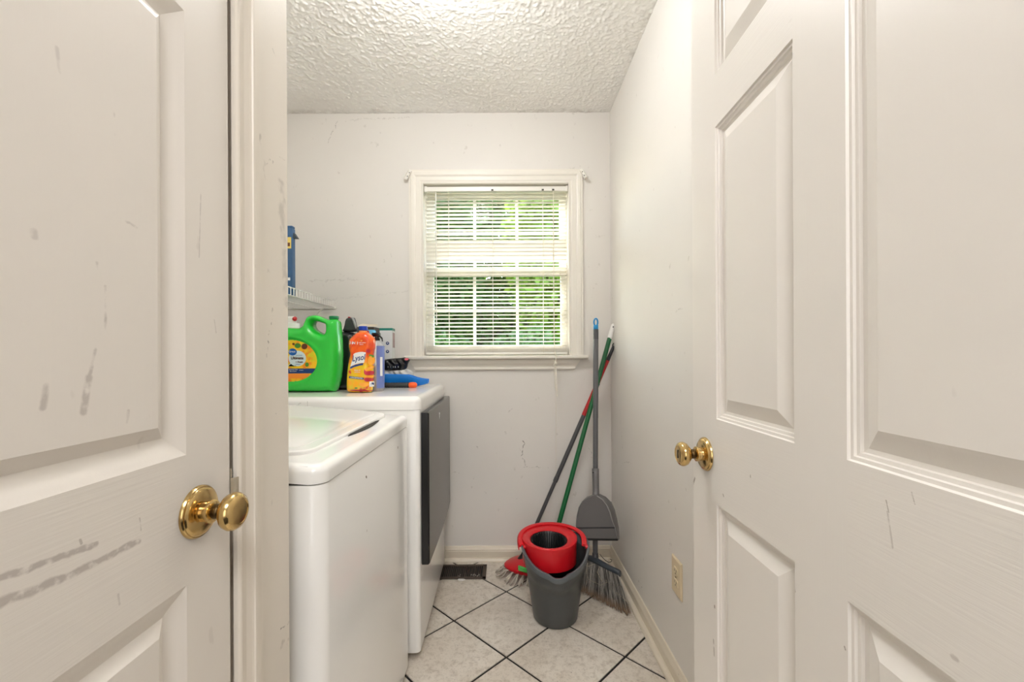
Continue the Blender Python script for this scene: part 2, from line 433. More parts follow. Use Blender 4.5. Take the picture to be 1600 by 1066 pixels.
base = k.mix(k.math('MULTIPLY', obi.outputs['Random'], .12), base, srgb(200,190,180))
k.l(base, k.b.inputs['Base Color']); k.b.inputs['Roughness'].default_value = .36
k.l(k.ramp(wnoise(30, 3), .3, .8, (.28,)*3+(1,), (.5,)*3+(1,)), k.b.inputs['Roughness'])
k.bump(wnoise(90, 3), .12, .001)
m_tile = k.m
fl = wbox('floor', [(-1.7, 1.7, -2.1, YB+.13, -.12, -.004)], m_grout, 'diagonal beige ceramic tile floor with dark grout')
def clip(poly, ax, lim, keep_less):
    out = []
    for i, p in enumerate(poly):
        q = poly[(i+1) % len(poly)]; a = (p[ax] <= lim) == keep_less or p[ax] == lim; b = (q[ax] <= lim) == keep_less or q[ax] == lim
        if a: out.append(p)
        if a != b:
            t = (lim-p[ax])/(q[ax]-p[ax]); out.append((p[0]+t*(q[0]-p[0]), p[1]+t*(q[1]-p[1])))
    return out
PT = .4403; hv = PT/2 - .0064; vx, vy = -.005, 1.579       # pitch of the tile diagonal, a grid vertex
tile_full = None
def tile_mesh(poly, cx, cy):
    bm = bmesh.new(); n = len(poly); ar = sum(poly[i][0]*poly[(i+1) % n][1]-poly[(i+1) % n][0]*poly[i][1] for i in range(n))
    if ar < 0: poly = poly[::-1]
    poly = [(x-cx, y-cy) for x, y in poly]; mx = sum(p[0] for p in poly)/n; my = sum(p[1] for p in poly)/n
    def rg(ins, z):
        o = []
        for x, y in poly:
            d = Vector((mx-x, my-y)); L = d.length; d = d/L if L > 1e-6 else d; o.append(Vector((x+d.x*ins, y+d.y*ins, z)))
        return o
    loft(bm, [rg(0, -.004), rg(0, -.0013), rg(.0018, 0)])
    me = bpy.data.meshes.new('tile'); bmesh.ops.recalc_face_normals(bm, faces=bm.faces[:]); bm.to_mesh(me); bm.free(); me.materials.append(m_tile); return me
for i in range(-14, 15):
    for j in range(-14, 15):
        if (i+j) % 2: continue
        cx, cy = vx + i*PT/2, vy + PT/2 + j*PT/2
        poly = [(cx+hv, cy), (cx, cy+hv), (cx-hv, cy), (cx, cy-hv)]
        full = poly
        for ax, lim, less in ((0, XR, True), (0, XL, False), (1, YB, True), (1, 0.0, False)):
            if poly: poly = clip(poly, ax, lim, less)
        if len(poly) < 3: continue
        if max(p[1] for p in poly) < .3 : pass
        if poly == full:
            if tile_full is None: tile_full = tile_mesh(poly, cx, cy)
            me = tile_full
        else: me = tile_mesh(poly, cx, cy)
        o = bpy.data.objects.new('tile', me); C.objects.link(o); o.parent = fl; o.location = (cx, cy, random.uniform(-.0004, .0004))

# ------------------------------------------------------------------ baseboards
BP = [(0,0), (.012,0), (.012,.052), (.010,.056), (.012,.060), (.009,.066), (.0075,.070), (.005,.076), (0,.078)]
SH = [(.012,0), (.030,0), (.0295,.006), (.0275,.011), (.0235,.015), (.018,.0175), (.012,.018)]
def baseboard(name, a, b, out, label=None):
    r = empty(name, a, kind='structure', label=label)
    sweep('board', BP, a, b, out, m_base, r); sweep('shoe_molding', SH, a, b, out, m_base, r)
baseboard('baseboard_back', (XL, YB, 0), (XR-.012, YB, 0), (0,-1,0), 'cream baseboard along the back wall')
baseboard('baseboard_right', (XR, YF1, 0), (XR, YB, 0), (-1,0,0), 'cream baseboard along the right wall')

# ------------------------------------------------------------------ window_1: casing, stool, apron, sashes, panes
win = empty('window_1', (0, YB, 1.1), kind='structure', label='double hung window with white casing and grilles')
CP = [(0,0), (.012,0), (.014,.004), (.011,.008), (.010,.014), (.0125,.019), (.0125,.040), (.016,.044), (.018,.050), (.018,.064), (.015,.068), (.015,.0765), (0,.0765)]
ZS = 1.117                                            # top of the stool
a0, a1, az = WX0, WX1, WZ1
m_win = M('window_trim_paint', (234,229,219), .35, var=.05, bump=.06, bs=120)
sweep('casing_side', CP, (a0, YB, ZS), (a0, YB, az), (0,-1,0), m_win, win, up=(-1,0,0), miter=(0,1))
sweep('casing_side', CP, (a1, YB, ZS), (a1, YB, az), (0,-1,0), m_win, win, up=(1,0,0), miter=(0,1))
sweep('casing_head', CP, (a0, YB, az), (a1, YB, az), (0,-1,0), m_win, win, up=(0,0,1), miter=(-1,1))
bm = bmesh.new(); bx(bm, -.548, .443, YB-.052, YB, ZS-.019, ZS, .006, 3); bx(bm, a0, a1, YB-.01, YB+.125, ZS-.019, ZS)
fin('stool', bm, m_win, win, angle=40)
AP = [(0,0), (.020,0), (.022,-.006), (.019,-.024), (.012,-.036), (.0105,-.044), (.014,-.048), (.0145,-.055), (.011,-.060), (0,-.061)]
bm = bmesh.new(); ra = []; z0 = ZS-.019
A = Vector((-.530, YB, z0)); B = Vector((.405, YB, z0))
loft(bm, [[A + Vector((-q*.62, -p, q)) for p, q in AP], [B + Vector((q*.62, -p, q)) for p, q in AP]])
fin('apron', bm, m_win, win)
bm = bmesh.new()
for b in ((a0-.016, a0, YB, YB+.13, ZS, az), (a1, a1+.016, YB, YB+.13, ZS, az), (a0-.016, a1+.016, YB, YB+.13, az, az+.016)): bx(bm, *b)
fin('jamb', bm, m_win, win)
bm = bmesh.new()
for x, s in ((a0, 1), (a1, -1)):
    bx(bm, x, x+s*.012, YB+.042, YB+.050, ZS, az, .002)
fin('sash_stop', bm, m_win, win)
k = Mat('window_glass'); k.t.nodes.remove(k.b); tr = k.n('ShaderNodeBsdfTransparent'); gl = k.n('ShaderNodeBsdfGlossy'); gl.inputs['Roughness'].default_value = .02
mx = k.n('ShaderNodeMixShader'); tr.inputs[0].default_value = (.93,.96,.94,1)
mx.inputs[0].default_value = .008; k.l(tr.outputs[0], mx.inputs[1]); k.l(gl.outputs[0], mx.inputs[2]); k.l(mx.outputs[0], k.t.nodes['Material Output'].inputs[0])
m_glass = k.m
gx0, gx1 = -.4030, .3060; mxs = (-.1760, .0640)
def sash(name, y0, y1, z0, z1, gz0, gz1, lab):
    o = None; bm = bmesh.new(); e = .003
    bx(bm, a0+.002, gx0, y0, y1, z0, z1, e); bx(bm, gx1, a1-.002, y0, y1, z0, z1, e)
    bx(bm, gx0, gx1, y0, y1, z0, gz0, e); bx(bm, gx0, gx1, y0, y1, gz1, z1, e)
    sf = fin(name, bm, m_win, win, label=lab)
    yc = (y0+y1)/2; zm = (gz0+gz1)/2
    for x in mxs: box('muntin', x-.008, x+.008, y0+.004, y1-.004, gz0, gz1, m_win, sf, bev=.002)
    box('muntin', gx0, gx1, y0+.0045, y1-.0045, zm-.008, zm+.008, m_win, sf, bev=.002)
    xs = [gx0, *mxs, gx1]
    for i in range(3):
        for za, zb in ((gz0, zm), (zm, gz1)): box('pane', xs[i], xs[i+1], yc-.0015, yc+.0015, za, zb, m_glass, sf)
sash('lower_sash', YB+.052, YB+.082, ZS+.001, 1.606, 1.176, 1.562, 'lower sash with two rows of panes')
sash('upper_sash', YB+.086, YB+.116, 1.574, az-.002, 1.618, 2.004, 'upper sash with two rows of panes')

# ------------------------------------------------------------------ venetian blind
k = Mat('blind_slat_vinyl'); k.b.inputs['Base Color'].default_value = srgb(240,237,230); k.b.inputs['Roughness'].default_value = .4
tl = k.n('ShaderNodeBsdfTranslucent'); tl.inputs[0].default_value = srgb(250,246,235)
mx = k.n('ShaderNodeMixShader'); mx.inputs[0].default_value = .30
k.l(k.b.outputs[0], mx.inputs[1]); k.l(tl.outputs[0], mx.inputs[2]); k.l(mx.outputs[0], k.t.nodes['Material Output'].inputs[0])
k.l(k.mix(k.noise(20), srgb(232,228,220), srgb(242,239,232)), k.b.inputs['Base Color'])
m_slat = k.m
m_blind = M('blind_rail_enamel', (238,235,227), .3, var=.04)
m_cord = M('blind_cord_cotton', (232,226,212), .8, var=.12, vs=90, bump=.3, bs=600)
m_clear = M('clear_wand_plastic', (236,234,228), .15, var=.03)
m_dark = M('dark_metal_clip', (60,58,54), .4, metal=.6)
bl = empty('window_blind', (-.05, YB+.02, 1.12), label='white mini blind with slats lowered over the window panes', cat='blind')
YS = YB+.024; BX0, BX1 = -.4395, .3355
bm = bmesh.new(); zt = 2.046
pr = [(-.0125,0), (.0125,0), (.0125,-.024), (.0095,-.026), (-.0095,-.026), (-.0125,-.024)]
loft(bm, [[Vector((x, YS+p, zt+q-.001)) for p, q in pr] for x in (BX0-.004, BX1+.004)]); fin('headrail', bm, m_blind, bl)
for x in (BX0-.0055, BX1+.0055): box('mounting_bracket', x-.010 if x > 0 else x-.001, x+.001 if x > 0 else x+.014, YS-.0155, YS+.015, zt-.029, zt+.003, m_blind, bl, bev=.0015)
def slat_mesh(ty, n=6):
    V = []; Fc = []; xs = np.linspace(BX0, BX1, 2)
    rows = []
    for j in range(n+1):
        s = -1+2*j/n; y = s*.0125; z = .0022*(1-s*s)
        yy = y*math.cos(ty) - z*math.sin(ty)*0 ; zz = z - y*math.sin(ty)
        rows.append((yy, zz))
    for th in (0, -.0005):
        for y, z in rows:
            for x in xs: V.append((x, y, z+th))
    m = n+1
    for b in (0, m*2):
        for j in range(n):
            q = b+2*j; Fc.append((q, q+1, q+3, q+2) if b == 0 else (q+2, q+3, q+1, q))
    for j in range(n):
        Fc += [(2*j, 2*j+2, 2*j+2+2*m, 2*j+2*m), (2*j+1, 2*j+1+2*m, 2*j+3+2*m, 2*j+3)]
    Fc += [(0, 2*m, 2*m+1, 1), (2*n, 2*n+1, 2*n+1+2*m, 2*n+2*m)]
    me = bpy.data.meshes.new('slat'); me.from_pydata(V, [], Fc); me.materials.append(m_slat)
    me.polygons.foreach_set('use_smooth', [True]*len(me.polygons)); me.set_sharp_from_angle(angle=math.radians(40)); return me
sm_open = slat_mesh(math.radians(9)); sm_closed = slat_mesh(math.radians(64)); sm_half = slat_mesh(math.radians(30))
pitch = .0213; z = 1.171; n = 0; base_inv = W[bl].inverted()
while z < 2.012:
    me = sm_closed if 1.655 < z < 1.735 else sm_open
    if 1.735 < z < 1.757 or 1.635 < z < 1.655: me = sm_half
    o = bpy.data.objects.new('slat', me); C.objects.link(o); o.parent = bl
    loc = base_inv @ Vector((0, YS, z + random.uniform(-.0007, .0007))); o.location = loc
    o.rotation_euler = (random.uniform(-.03, .03), random.uniform(-.0009, .0009), 0)
    z += pitch; n += 1
box('bottom_rail', BX0, BX1, YS-.012, YS+.012, 1.1215, 1.135, m_blind, bl, bev=.003)
bm = bmesh.new()                                     # spare slats stacked on the bottom rail
for i in range(7): bx(bm, BX0+random.uniform(0,.003), BX1-random.uniform(0,.003), YS-.0125, YS+.0125, 1.1365+i*.0026, 1.1380+i*.0026)
fin('stacked_slats', bm, m_slat, bl)
for xc in (-.314, -.072, .206):
    bm = bmesh.new()
    for dy in (-.0138, .0138): tube(bm, [(xc, YS+dy, 2.02), (xc, YS+dy, 1.13)], .0011, 5)
    tube(bm, [(xc, YS+.0135, 2.02), (xc, YS+.0135, 1.13)], .0009, 5)
    zz = 1.171
    while zz < 2.01: tube(bm, [(xc-.001, YS-.0132, zz-.002), (xc-.001, YS+.0132, zz+.001)], .0004, 4); zz += pitch
    fin('ladder_cord', bm, m_cord, bl)
    bm = bmesh.new()
    for q in range(3):
        pts = [(xc-.02+.045*t/10+random.uniform(-.003,.003), YS-.0150-.002*math.sin(t), 1.149+.006*math.sin(t*1.3+q*2)) for t in range(11)]
        tube(bm, pts, .0008, 5)
    fin('cord_tail', bm, m_cord, bl)
for xc in (-.072, .205, .262): box('cord_clip', xc-.006, xc+.006, YS-.0145, YS-.0127, 2.0215, 2.030, m_dark, bl, bev=.0006)
bm = bmesh.new(); xw = P(681, 300, YS-.02).x
tube(bm, [(xw, YS-.020, 2.012), (xw, YS-.021, 1.95), (xw+.001, YS-.0215, 1.29)], .0027, 6); bmesh.ops.create_uvsphere(bm, u_segments=8, v_segments=6, radius=.0045, matrix=Matrix.Translation((xw+.001, YS-.0215, 1.288)))
fin('tilt_wand', bm, m_clear, bl, angle=50, label='clear tilt wand hanging at the left side')
bm = bmesh.new(); xc = .262                         # lift cords, over the stool, knotted and trailing
yo = YB-.060
for dx in (-.0012, .0014):
    tube(bm, [(xc+dx, YS-.0145, 2.02), (xc+dx, YS-.016, 1.5), (xc+dx+.001, YS-.0165, 1.20), (xc+dx+.002, YB-.012, 1.135), (xc+dx+.002, yo+.002, 1.121), (xc+dx+.002, yo, 1.10), (xc+dx, yo, 1.075)], .0014, 5)
fin('lift_cord', bm, m_cord, bl)
bm = bmesh.new()
tube(bm, [(xc, yo, 1.085), (xc-.001, yo-.001, 1.075), (xc-.003, yo-.001, 1.064)], [.003, .007, .004], 8)
tube(bm, [(xc-.003, yo-.002, 1.072), (xc-.010, yo-.004, 1.066), (xc-.014, yo-.004, 1.058), (xc-.007, yo-.004, 1.061)], .0028, 6)
tube(bm, [(xc+.001, yo-.002, 1.076), (xc+.009, yo-.003, 1.079), (xc+.010, yo-.003, 1.070), (xc+.003, yo-.003, 1.068)], .0024, 6)
fin('cord_knot', bm, m_cord, bl, smooth=True)
bm = bmesh.new()
def strand(pts, r=.0016): tube(bm, pts, r, 5)
strand([(xc-.002, yo, 1.065), (xc-.008, yo-.003, 1.030), (xc-.004, yo-.003, .985), (xc+.004, yo-.002, .945), (xc+.003, yo-.001, .925), (xc-.003, yo, .95), (xc+.002, yo, 1.0), (xc+.004, yo, 1.06)])
strand([(xc-.001, yo, 1.065), (xc+.002, yo-.002, 1.01), (xc-.004, yo-.002, .97), (xc+.001, yo, .94)])
strand([(xc+.002, yo, 1.06), (xc+.006, yo, .99), (xc+.010, yo, .90), (xc+.009, yo-.001, .896), (xc+.006, yo, .905)])
strand([(xc+.0, yo, .95), (xc+.003, yo+.01, .80), (xc+.002, yo+.02, .60), (xc+.001, yo+.025, .44)], .0010)
fin('cord_loops', bm, m_cord, bl)

# curtain rod brackets on the casing corners
for s, xq in ((1, .4215), (-1, -.5245)):
    br = empty('curtain_rod_bracket', (xq, YB-.018, 2.10), label='small white curtain rod bracket at the %s upper corner of the window casing' % ('right' if s > 0 else 'left'), cat='bracket')
    t = math.radians(-28*s); bm = bmesh.new()
    bx(bm, -.009, .009, -.004, .0, -.032, .028, .001)
    bx(bm, -.009, .009, -.030 if s > 0 else -.012, -.003, -.032, -.029)
    bx(bm, -.009, -.0075, -.014, -.003, -.032, .02); bx(bm, .0075, .009, -.014, -.003, -.032, .02)
    for v in bm.verts: v.co = Matrix.Translation((xq, YB-.0185, 2.10)) @ Matrix.Rotation(t, 4, 'Y') @ v.co
    fin('bracket_plate', bm, m_blind, br)
    bm = bmesh.new()
    for zz in (-.012, .010):
        c = Matrix.Rotation(t, 4, 'Y') @ Vector((0, -.006, zz)); lathe(bm, [(.0028, 0), (.0028, .0015), (0, .002)], (xq+c.x, YB-.0185-.004, 2.10+c.z), (0,-1,0), 10)
    fin('screw', bm, m_dark, br)

# ------------------------------------------------------------------ doors
PR = [(0,0), (.0015,-.0030), (.0055,-.0032), (.0065,-.0060), (.0105,-.0066), (.0115,-.0100), (.0165,-.0108), (.0360,-.0030), (.0400,-.0016)]
brass = Mat('polished_brass'); brass.l(brass.mix(brass.ramp(brass.noise(28, 4), .5, .72), srgb(212,182,124), srgb(158,128,84)), brass.b.inputs['Base Color'])
brass.b.inputs['Metallic'].default_value = 1; brass.b.inputs['Roughness'].default_value = .16; m_brass = brass.m
m_brassd = M('aged_brass_neck', (92,74,48), .35, metal=1)
PRL = [(0,0), (.0020,-.0008), (.0060,-.0022), (.0110,-.0045), (.0160,-.0072), (.0205,-.0090), (.0250,-.0100), (.0385,-.0024), (.0400,-.0018)]
def door(name, loc, ex, width, cols, rows, mats, label, height=DH, prof=PR):
    ang = math.atan2(ex[1], ex[0]); d = empty(name, loc, ang, kind='structure', label=label)
    xs = [0] + [x for c in cols for x in c] + [width]; zs = [.012] + [z for r in rows for z in r] + [height]
    bm = bmesh.new(); T = .035; th = .003
    for i in range(0, len(xs), 2):                   # stiles
        bx(bm, xs[i], xs[i+1], -T, 0, zs[0], zs[-1])
    nst = len(bm.faces)
    for c in cols:
        for i in range(0, len(zs), 2): bx(bm, c[0], c[1], -T, 0, zs[i], zs[i+1])
    bm.faces.ensure_lookup_table()
    for f in bm.faces[nst:]: f.material_index = 1
    fin('slab', bm, [mats[0], mats[1]], d, local=True)
    for c in cols:
        for r in rows:
            bm = bmesh.new(); rings = []
            for ins, dep in prof: rings.append([bm.verts.new((x, dep, z)) for x, z in ((c[0]+ins, r[0]+ins), (c[1]-ins, r[0]+ins), (c[1]-ins, r[1]-ins), (c[0]+ins, r[1]-ins))])
            for a, b in zip(rings, rings[1:]):
                for q in range(4): bm.faces.new((a[q], a[(q+1) % 4], b[(q+1) % 4], b[q]))
            bm.faces.new(rings[-1])
            o = [bm.verts.new((x, -T+.004, z)) for x, z in ((c[0], r[0]), (c[1], r[0]), (c[1], r[1]), (c[0], r[1]))]
            for q in range(4): bm.faces.new((rings[0][q], rings[0][(q+1) % 4], o[(q+1) % 4], o[q]))
            bm.faces.new(o)
            fin('panel', bm, mats[0], d, local=True, angle=(16 if prof is PRL else None))
    return d
def knob(d, x, z, slot=False, lab=None):
    bm = bmesh.new()
    lathe(bm, [(0,.030), (.0115,.030), (.0165,.0345), (.0215,.0385), (.0238,.0440), (.0238,.0475), (.0215,.0520), (.0170,.0548), (.0155,.0550), (.0150,.0542), (0,.0552)], (x,0,z), (0,1,0), 48)
    kn = fin('door_knob', bm, m_brass, d, local=True, angle=50, label=lab or 'round brass knob')
    bm = bmesh.new(); lathe(bm, [(0,0), (.0330,0), (.0330,.0025), (.0315,.0045), (.0300,.0048), (.0290,.0065), (.0270,.0078), (.0130,.0088), (.0125,.0150), (.0145,.0165), (.0145,.0195), (.0120,.0215), (0,.0215)], (x,0,z), (0,1,0), 48)
    fin('rosette', bm, m_brass, kn, local=True, angle=40)
    bm = bmesh.new(); lathe(bm, [(.0092,.0210), (.0092,.0310)], (x,0,z), (0,1,0), 32); fin('knob_neck', bm, m_brassd, kn, local=True, smooth=True)
    if slot: box('keyhole', x-.0015, x+.0015, .0545, .0558, z-.008, z+.008, m_dark, kn, local=True, label='dark slot in the knob')
ROWS = [(.240, .832), (.9925, 1.5400), (1.637, 1.915)]
# scuffs on the left door, in its own frame (x from the latch edge, z up)
def Ld(u, v): Y = -XC*F/(U0-u); p = P(u, v, Y); return (.608-Y, 0, p.z)
sc = [(Ld(-60,925), Ld(148,851), .0038, .9), (Ld(-60,965), Ld(95,905), .0050, .9), (Ld(95,905), Ld(215,846), .0042, .9),
      (Ld(152,547), Ld(142,590), .0032, .75), (Ld(142,590), Ld(133,644), .0048, .75), (Ld(76,604), Ld(70,638), .0042, .75), (Ld(203,643), Ld(201,660), .0028, .6),
      (Ld(168,447), Ld(168,532), .0026, .7), (Ld(192,341), Ld(217,356), .0024, .6), (Ld(95,75), Ld(98,112), .003, .45), (Ld(183,175), Ld(184,210), .0022, .6),
      (Ld(315,305), Ld(312,402), .0014, .55), (Ld(155,410), Ld(156,422), .0025, .6), (Ld(57,362), Ld(58,370), .004, .5), (Ld(335,500), Ld(338,520), .0013, .6),
      (Ld(124,844), Ld(126,850), .0016, .9), (Ld(217,810), Ld(219,828), .0012, .7), (Ld(183,930), Ld(185,944), .0016, .5), (Ld(233,640), Ld(236,652), .0022, .5)]
COLD = (226,220,212)
m_dl = [trim_mat('left_door_paint_upright', COLD, .16, .15, sc), trim_mat('left_door_paint_rail', COLD, .35, .15, sc, along=0)]
def Rd(u, v):
    t = .376/((u-U0)/F-.0225); p = P(u, v, t); return ((t-.15)*1.00025, 0, p.z)
sr = [(Rd(1384,782), Rd(1388,800), .0010, .6), (Rd(1386,800), Rd(1394,855), .0014, .35), (Rd(1424,770), Rd(1429,788), .0010, .6), (Rd(1238,900), Rd(1241,925), .0014, .9),
      (Rd(1115,947), Rd(1115,949), .003, .9), (Rd(1113,1000), Rd(1114,1025), .0022, .8), (Rd(1085,748), Rd(1083,756), .003, .8), (Rd(1172,743), Rd(1172,745), .0018, .7),
      (Rd(1177,872), Rd(1178,876), .0022, .8), (Rd(1129,773), Rd(1130,776), .0020, .7), (Rd(1488,1027), Rd(1492,1030), .0035, .35), (Rd(1318,1012), Rd(1319,1015), .0015, .8)]
m_dr = [trim_mat('right_door_paint_upright', (230,225,218), .16, .12, sr, rough=.32, markcol=(140,126,112)), trim_mat('right_door_paint_rail', (230,225,218), .35, .12, sr, rough=.32, markcol=(140,126,112), along=0)]
dl = door('door_1', (XC, .608, 0), (0,-1), .458, [(.082, .365)], ROWS, m_dl, 'closed white panelled closet door with brass knob and grey scuffs', prof=PRL)
knob(dl, .062, .9155)
dr = door('door_2', (.379, .150, 0), (.0225,1), .756, [(.110, .335), (.4265, .651)], ROWS, m_dr, 'open white six panel door with brass knob at its far edge')
knob(dr, .697, .9165, slot=True)
box('latch_plate', .7545, .7575, -.028, -.006, .888, .945, m_brass, dr, local=True, bev=.0008)

# jamb, casing and strike of the left door
tr1 = empty('trim_1', (XC, .63, 0), kind='structure', label='moulded white casing around the closed closet door')
m_jamb = trim_mat('casing_paint', (223,215,203), .12, .35)
bm = bmesh.new(); bx(bm, XC-.115, XC-.012, .6115, .638, 0, DH+.035); bx(bm, XC-.115, XC-.012, YF1+.001, .6115, DH+.005, DH+.035); fin('jamb', bm, m_jamb, tr1)
bm = bmesh.new(); bx(bm, XC-.06, XC-.037, .600, .6115, 0, DH); fin('door_stop', bm, m_jamb, tr1)
KP = [(0,0), (.0060,0), (.0085,.0025), (.0095,.0050), (.0085,.0068), (.0078,.0085), (.0080,.0170), (.0105,.0270), (.0118,.0300), (.0140,.0310), (.0145,.0350), (.0145,.0450), (.0125,.0480), (0,.0480)]
sweep('casing_side', KP, (XC-.0005, .6165, 0), (XC-.0005, .6165, DH+.010), (1,0,0), m_jamb, tr1, up=(0,1,0), miter=(0,1))
sweep('casing_head', KP, (XC-.0005, YF1+.001, DH+.010), (XC-.0005, .6165, DH+.010), (1,0,0), m_jamb, tr1, up=(0,0,1), miter=(0,1))
st = P(366, 760, .62)
bm = bmesh.new(); bx(bm, XC-.020, XC+.0010, .6095, .6118, st.z-.028, st.z+.028); loft(bm, [[Vector((XC+.001+.0055*math.sin(a), .6100+.008*(1-math.cos(a))+dt, zz)) for a in (0,.5,1,1.5) for dt in ((0,))] + [Vector((XC+.001+.0068*math.sin(a), .6090+.008*(1-math.cos(a)), zz)) for a in (1.5,1,.5,0)] for zz in (st.z-.015, st.z+.015)])
fin('strike_plate', bm, M('painted_strike_metal', (196,186,166), .35, metal=.5, var=.3, vs=120), tr1, label='worn metal strike plate')

# ------------------------------------------------------------------ wall outlet
ot = empty('outlet', (XR, 1.433, .368), label='ivory wall outlet plate low on the right wall beside the open door', cat='outlet')
m_ivory = M('ivory_plastic', (224,207,176), .35, var=.05); m_hole = M('slot_black', (20,18,16), .6)
bm = bmesh.new(); lp = [(0, .0405, .0615), (.0025, .0405, .0615), (.0058, .0365, .0575), (.0062, .035, .056)]
loft(bm, [[Vector((XR-t, 1.433+sy*a, .368+sz*b)) for sy, sz in ((-1,-1), (1,-1), (1,1), (-1,1))] for t, a, b in lp]); fin('cover_plate', bm, m_ivory, ot)
for zc in (.3485, .3875):
    bm = bmesh.new(); lp = rrect(-.0165, .0165, -.0135, .0135, .009)
    loft(bm, [[Vector((XR-.006, 1.433+a, zc+b)) for a, b in lp], [Vector((XR-.0075, 1.433+a, zc+b)) for a, b in lp], [Vector((XR-.0080, 1.433+a*.96, zc+b*.96)) for a, b in lp]])
    rc = fin('receptacle', bm, m_ivory, ot)
    for dy in (-.0063, .0063): box('slot', XR-.0083, XR-.0078, 1.433+dy-.0009, 1.433+dy+.0009, zc-.001, zc+.007, m_hole, rc)
    bm = bmesh.new(); lathe(bm, [(.0022,0), (.0022,.0004)], (XR-.0079, 1.433, zc-.0068), (-1,0,0), 12); fin('slot', bm, m_hole, rc)
bm = bmesh.new(); lathe(bm, [(.003,0), (.003,.001), (0,.0016)], (XR-.0062, 1.433, .368), (-1,0,0), 12); fin('screw', bm, M('outlet_screw', (150,135,105), .3, metal=.8), ot)

# ------------------------------------------------------------------ washer
def white_app(name, rough=.12, spots=()):
    k = Mat(name); c = srgb(236,235,232)
    if spots: c = k.mix(k.segs(spots, k.obj()), c, srgb(105,92,80))
    k.l(k.mix(k.noise(3), c, c) if not spots else c, k.b.inputs['Base Color']); k.b.inputs['Roughness'].default_value = rough; k.b.inputs['Coat Weight'].default_value = .4; k.b.inputs['Coat Roughness'].default_value = .06
    return k.m
m_app = white_app('appliance_enamel', .22); m_lid = white_app('lid_enamel', .24); m_seam = M('seam_black', (38,35,32), .6)
m_console = M('console_grey', (196,198,200), .3)
wa = empty('washing_machine', (-.70, 1.175, 0), label='white top loading washer nearest the camera with a closed lid', cat='washing machine')
x0, x1, y0, y1 = -1.04, -.352, .816, 1.533
bm = bmesh.new(); slab(bm, rrect(x0, x1, y0, y1, .030, 8), .022, .866, .004, 2); 
def Wf(u, v): Y = .352*F/(U0-u); p = P(u, v, Y); return (x1+.70, p.y-1.175, p.z)
m_cab = white_app('washer_cabinet_enamel', .2, [(Wf(621,699), Wf(621,700), .0042, .9), (Wf(571,745), Wf(572,746), .0036, .9), (Wf(572,829), Wf(572,830), .003, .4)])
fin('cabinet', bm, m_cab, wa, angle=35)
bm = bmesh.new(); slab(bm, rrect(x0+.004, x1-.0035, y0+.0035, y1-.0035, .027, 8), .864, .8705); fin('seam', bm, m_seam, wa)
tl_ = lambda x, y: max(0, (-.385-x))*.085
bm = bmesh.new(); slab(bm, rrect(x0, x1+.0015, y0-.001, y1+.001, .031, 8), .8680, .9045, .019, 6, zf=tl_); fin('top_deck', bm, white_app('deck_enamel', .2, [(tuple(W[wa].inverted() @ P(455,726.5,.822)), tuple(W[wa].inverted() @ P(480,729,.822)), .0016, .85)]), wa, angle=35)
bm = bmesh.new(); slab(bm, rrect(-.86, -.412, .868, 1.492, .055, 8), .9025, .9150, .0045, 4, zf=tl_)
ld = fin('lid', bm, m_lid, wa, angle=35, label='glossy white lid')
bm = bmesh.new(); slab(bm, rrect(-.83, -.44, .895, 1.465, .05, 8), .9148, .9160, .0008, 2, zf=tl_); fin('lid_inset', bm, m_lid, ld, angle=35)
bm = bmesh.new(); lp = [(-.4085+.011*math.sin(PI*t/10), 1.10+.27*t/10) for t in range(11)]; lp += [(-.4125, 1.37-.27*t/10) for t in range(1, 10)]
slab(bm, lp, .9035, .9078, zf=tl_); fin('finger_recess', bm, m_seam, wa)
bm = bmesh.new(); sec = [(-.875,.93), (-.885,.99), (-.925,1.065), (-.955,1.08), (-1.04,1.08), (-1.04,.93)]
loft(bm, [[Vector((x, y, z)) for x, z in sec] for y in (.83, 1.52)]); cs = fin('console', bm, m_app, wa, label='raised rear control console')
for y in (.95, 1.175, 1.40):
    bm = bmesh.new(); lathe(bm, [(.026,0), (.024,.018), (0,.020)], (-.905, y, 1.03), (.88,0,.47), 24); fin('dial', bm, m_console, cs, angle=40)
for x in (x0+.05, x1-.05):
    for y in (y0+.05, y1-.05):
        bm = bmesh.new(); lathe(bm, [(.022,0), (.022,.010), (.010,.012), (.010,.024)], (x, y, 0), (0,0,1), 16); fin('foot', bm, m_seam, wa)
m_steel = M('scuffed_screw', (120,110,98), .5, metal=.5)

# ------------------------------------------------------------------ dryer (turned by a degree)
da = -.021
dy = empty('clothes_dryer', (-.70, 1.925, 0), -da*0, label='white dryer at the window wall with a dark grey front door', cat='clothes dryer')
dy.rotation_euler = (0,0,-da*.9); W[dy] = Matrix.Translation((-.70,1.925,0)) @ Matrix.Rotation(-da*.9, 4, 'Z')
Wi = W[dy].inverted(); Dm = lambda u, v: tuple(Wi @ P(u, v, 1.561))
m_dtop = white_app('dryer_top_enamel', .22, [(Dm(563,635), Dm(577,636), .0016, .6), (Dm(574,637.5), Dm(600,639.5), .0013, .8), (Dm(592,639.3), Dm(622,639.6), .0019, .9), (Dm(480,622), Dm(481,640), .0010, .5), (Dm(466,632), Dm(470,630), .002, .4)])
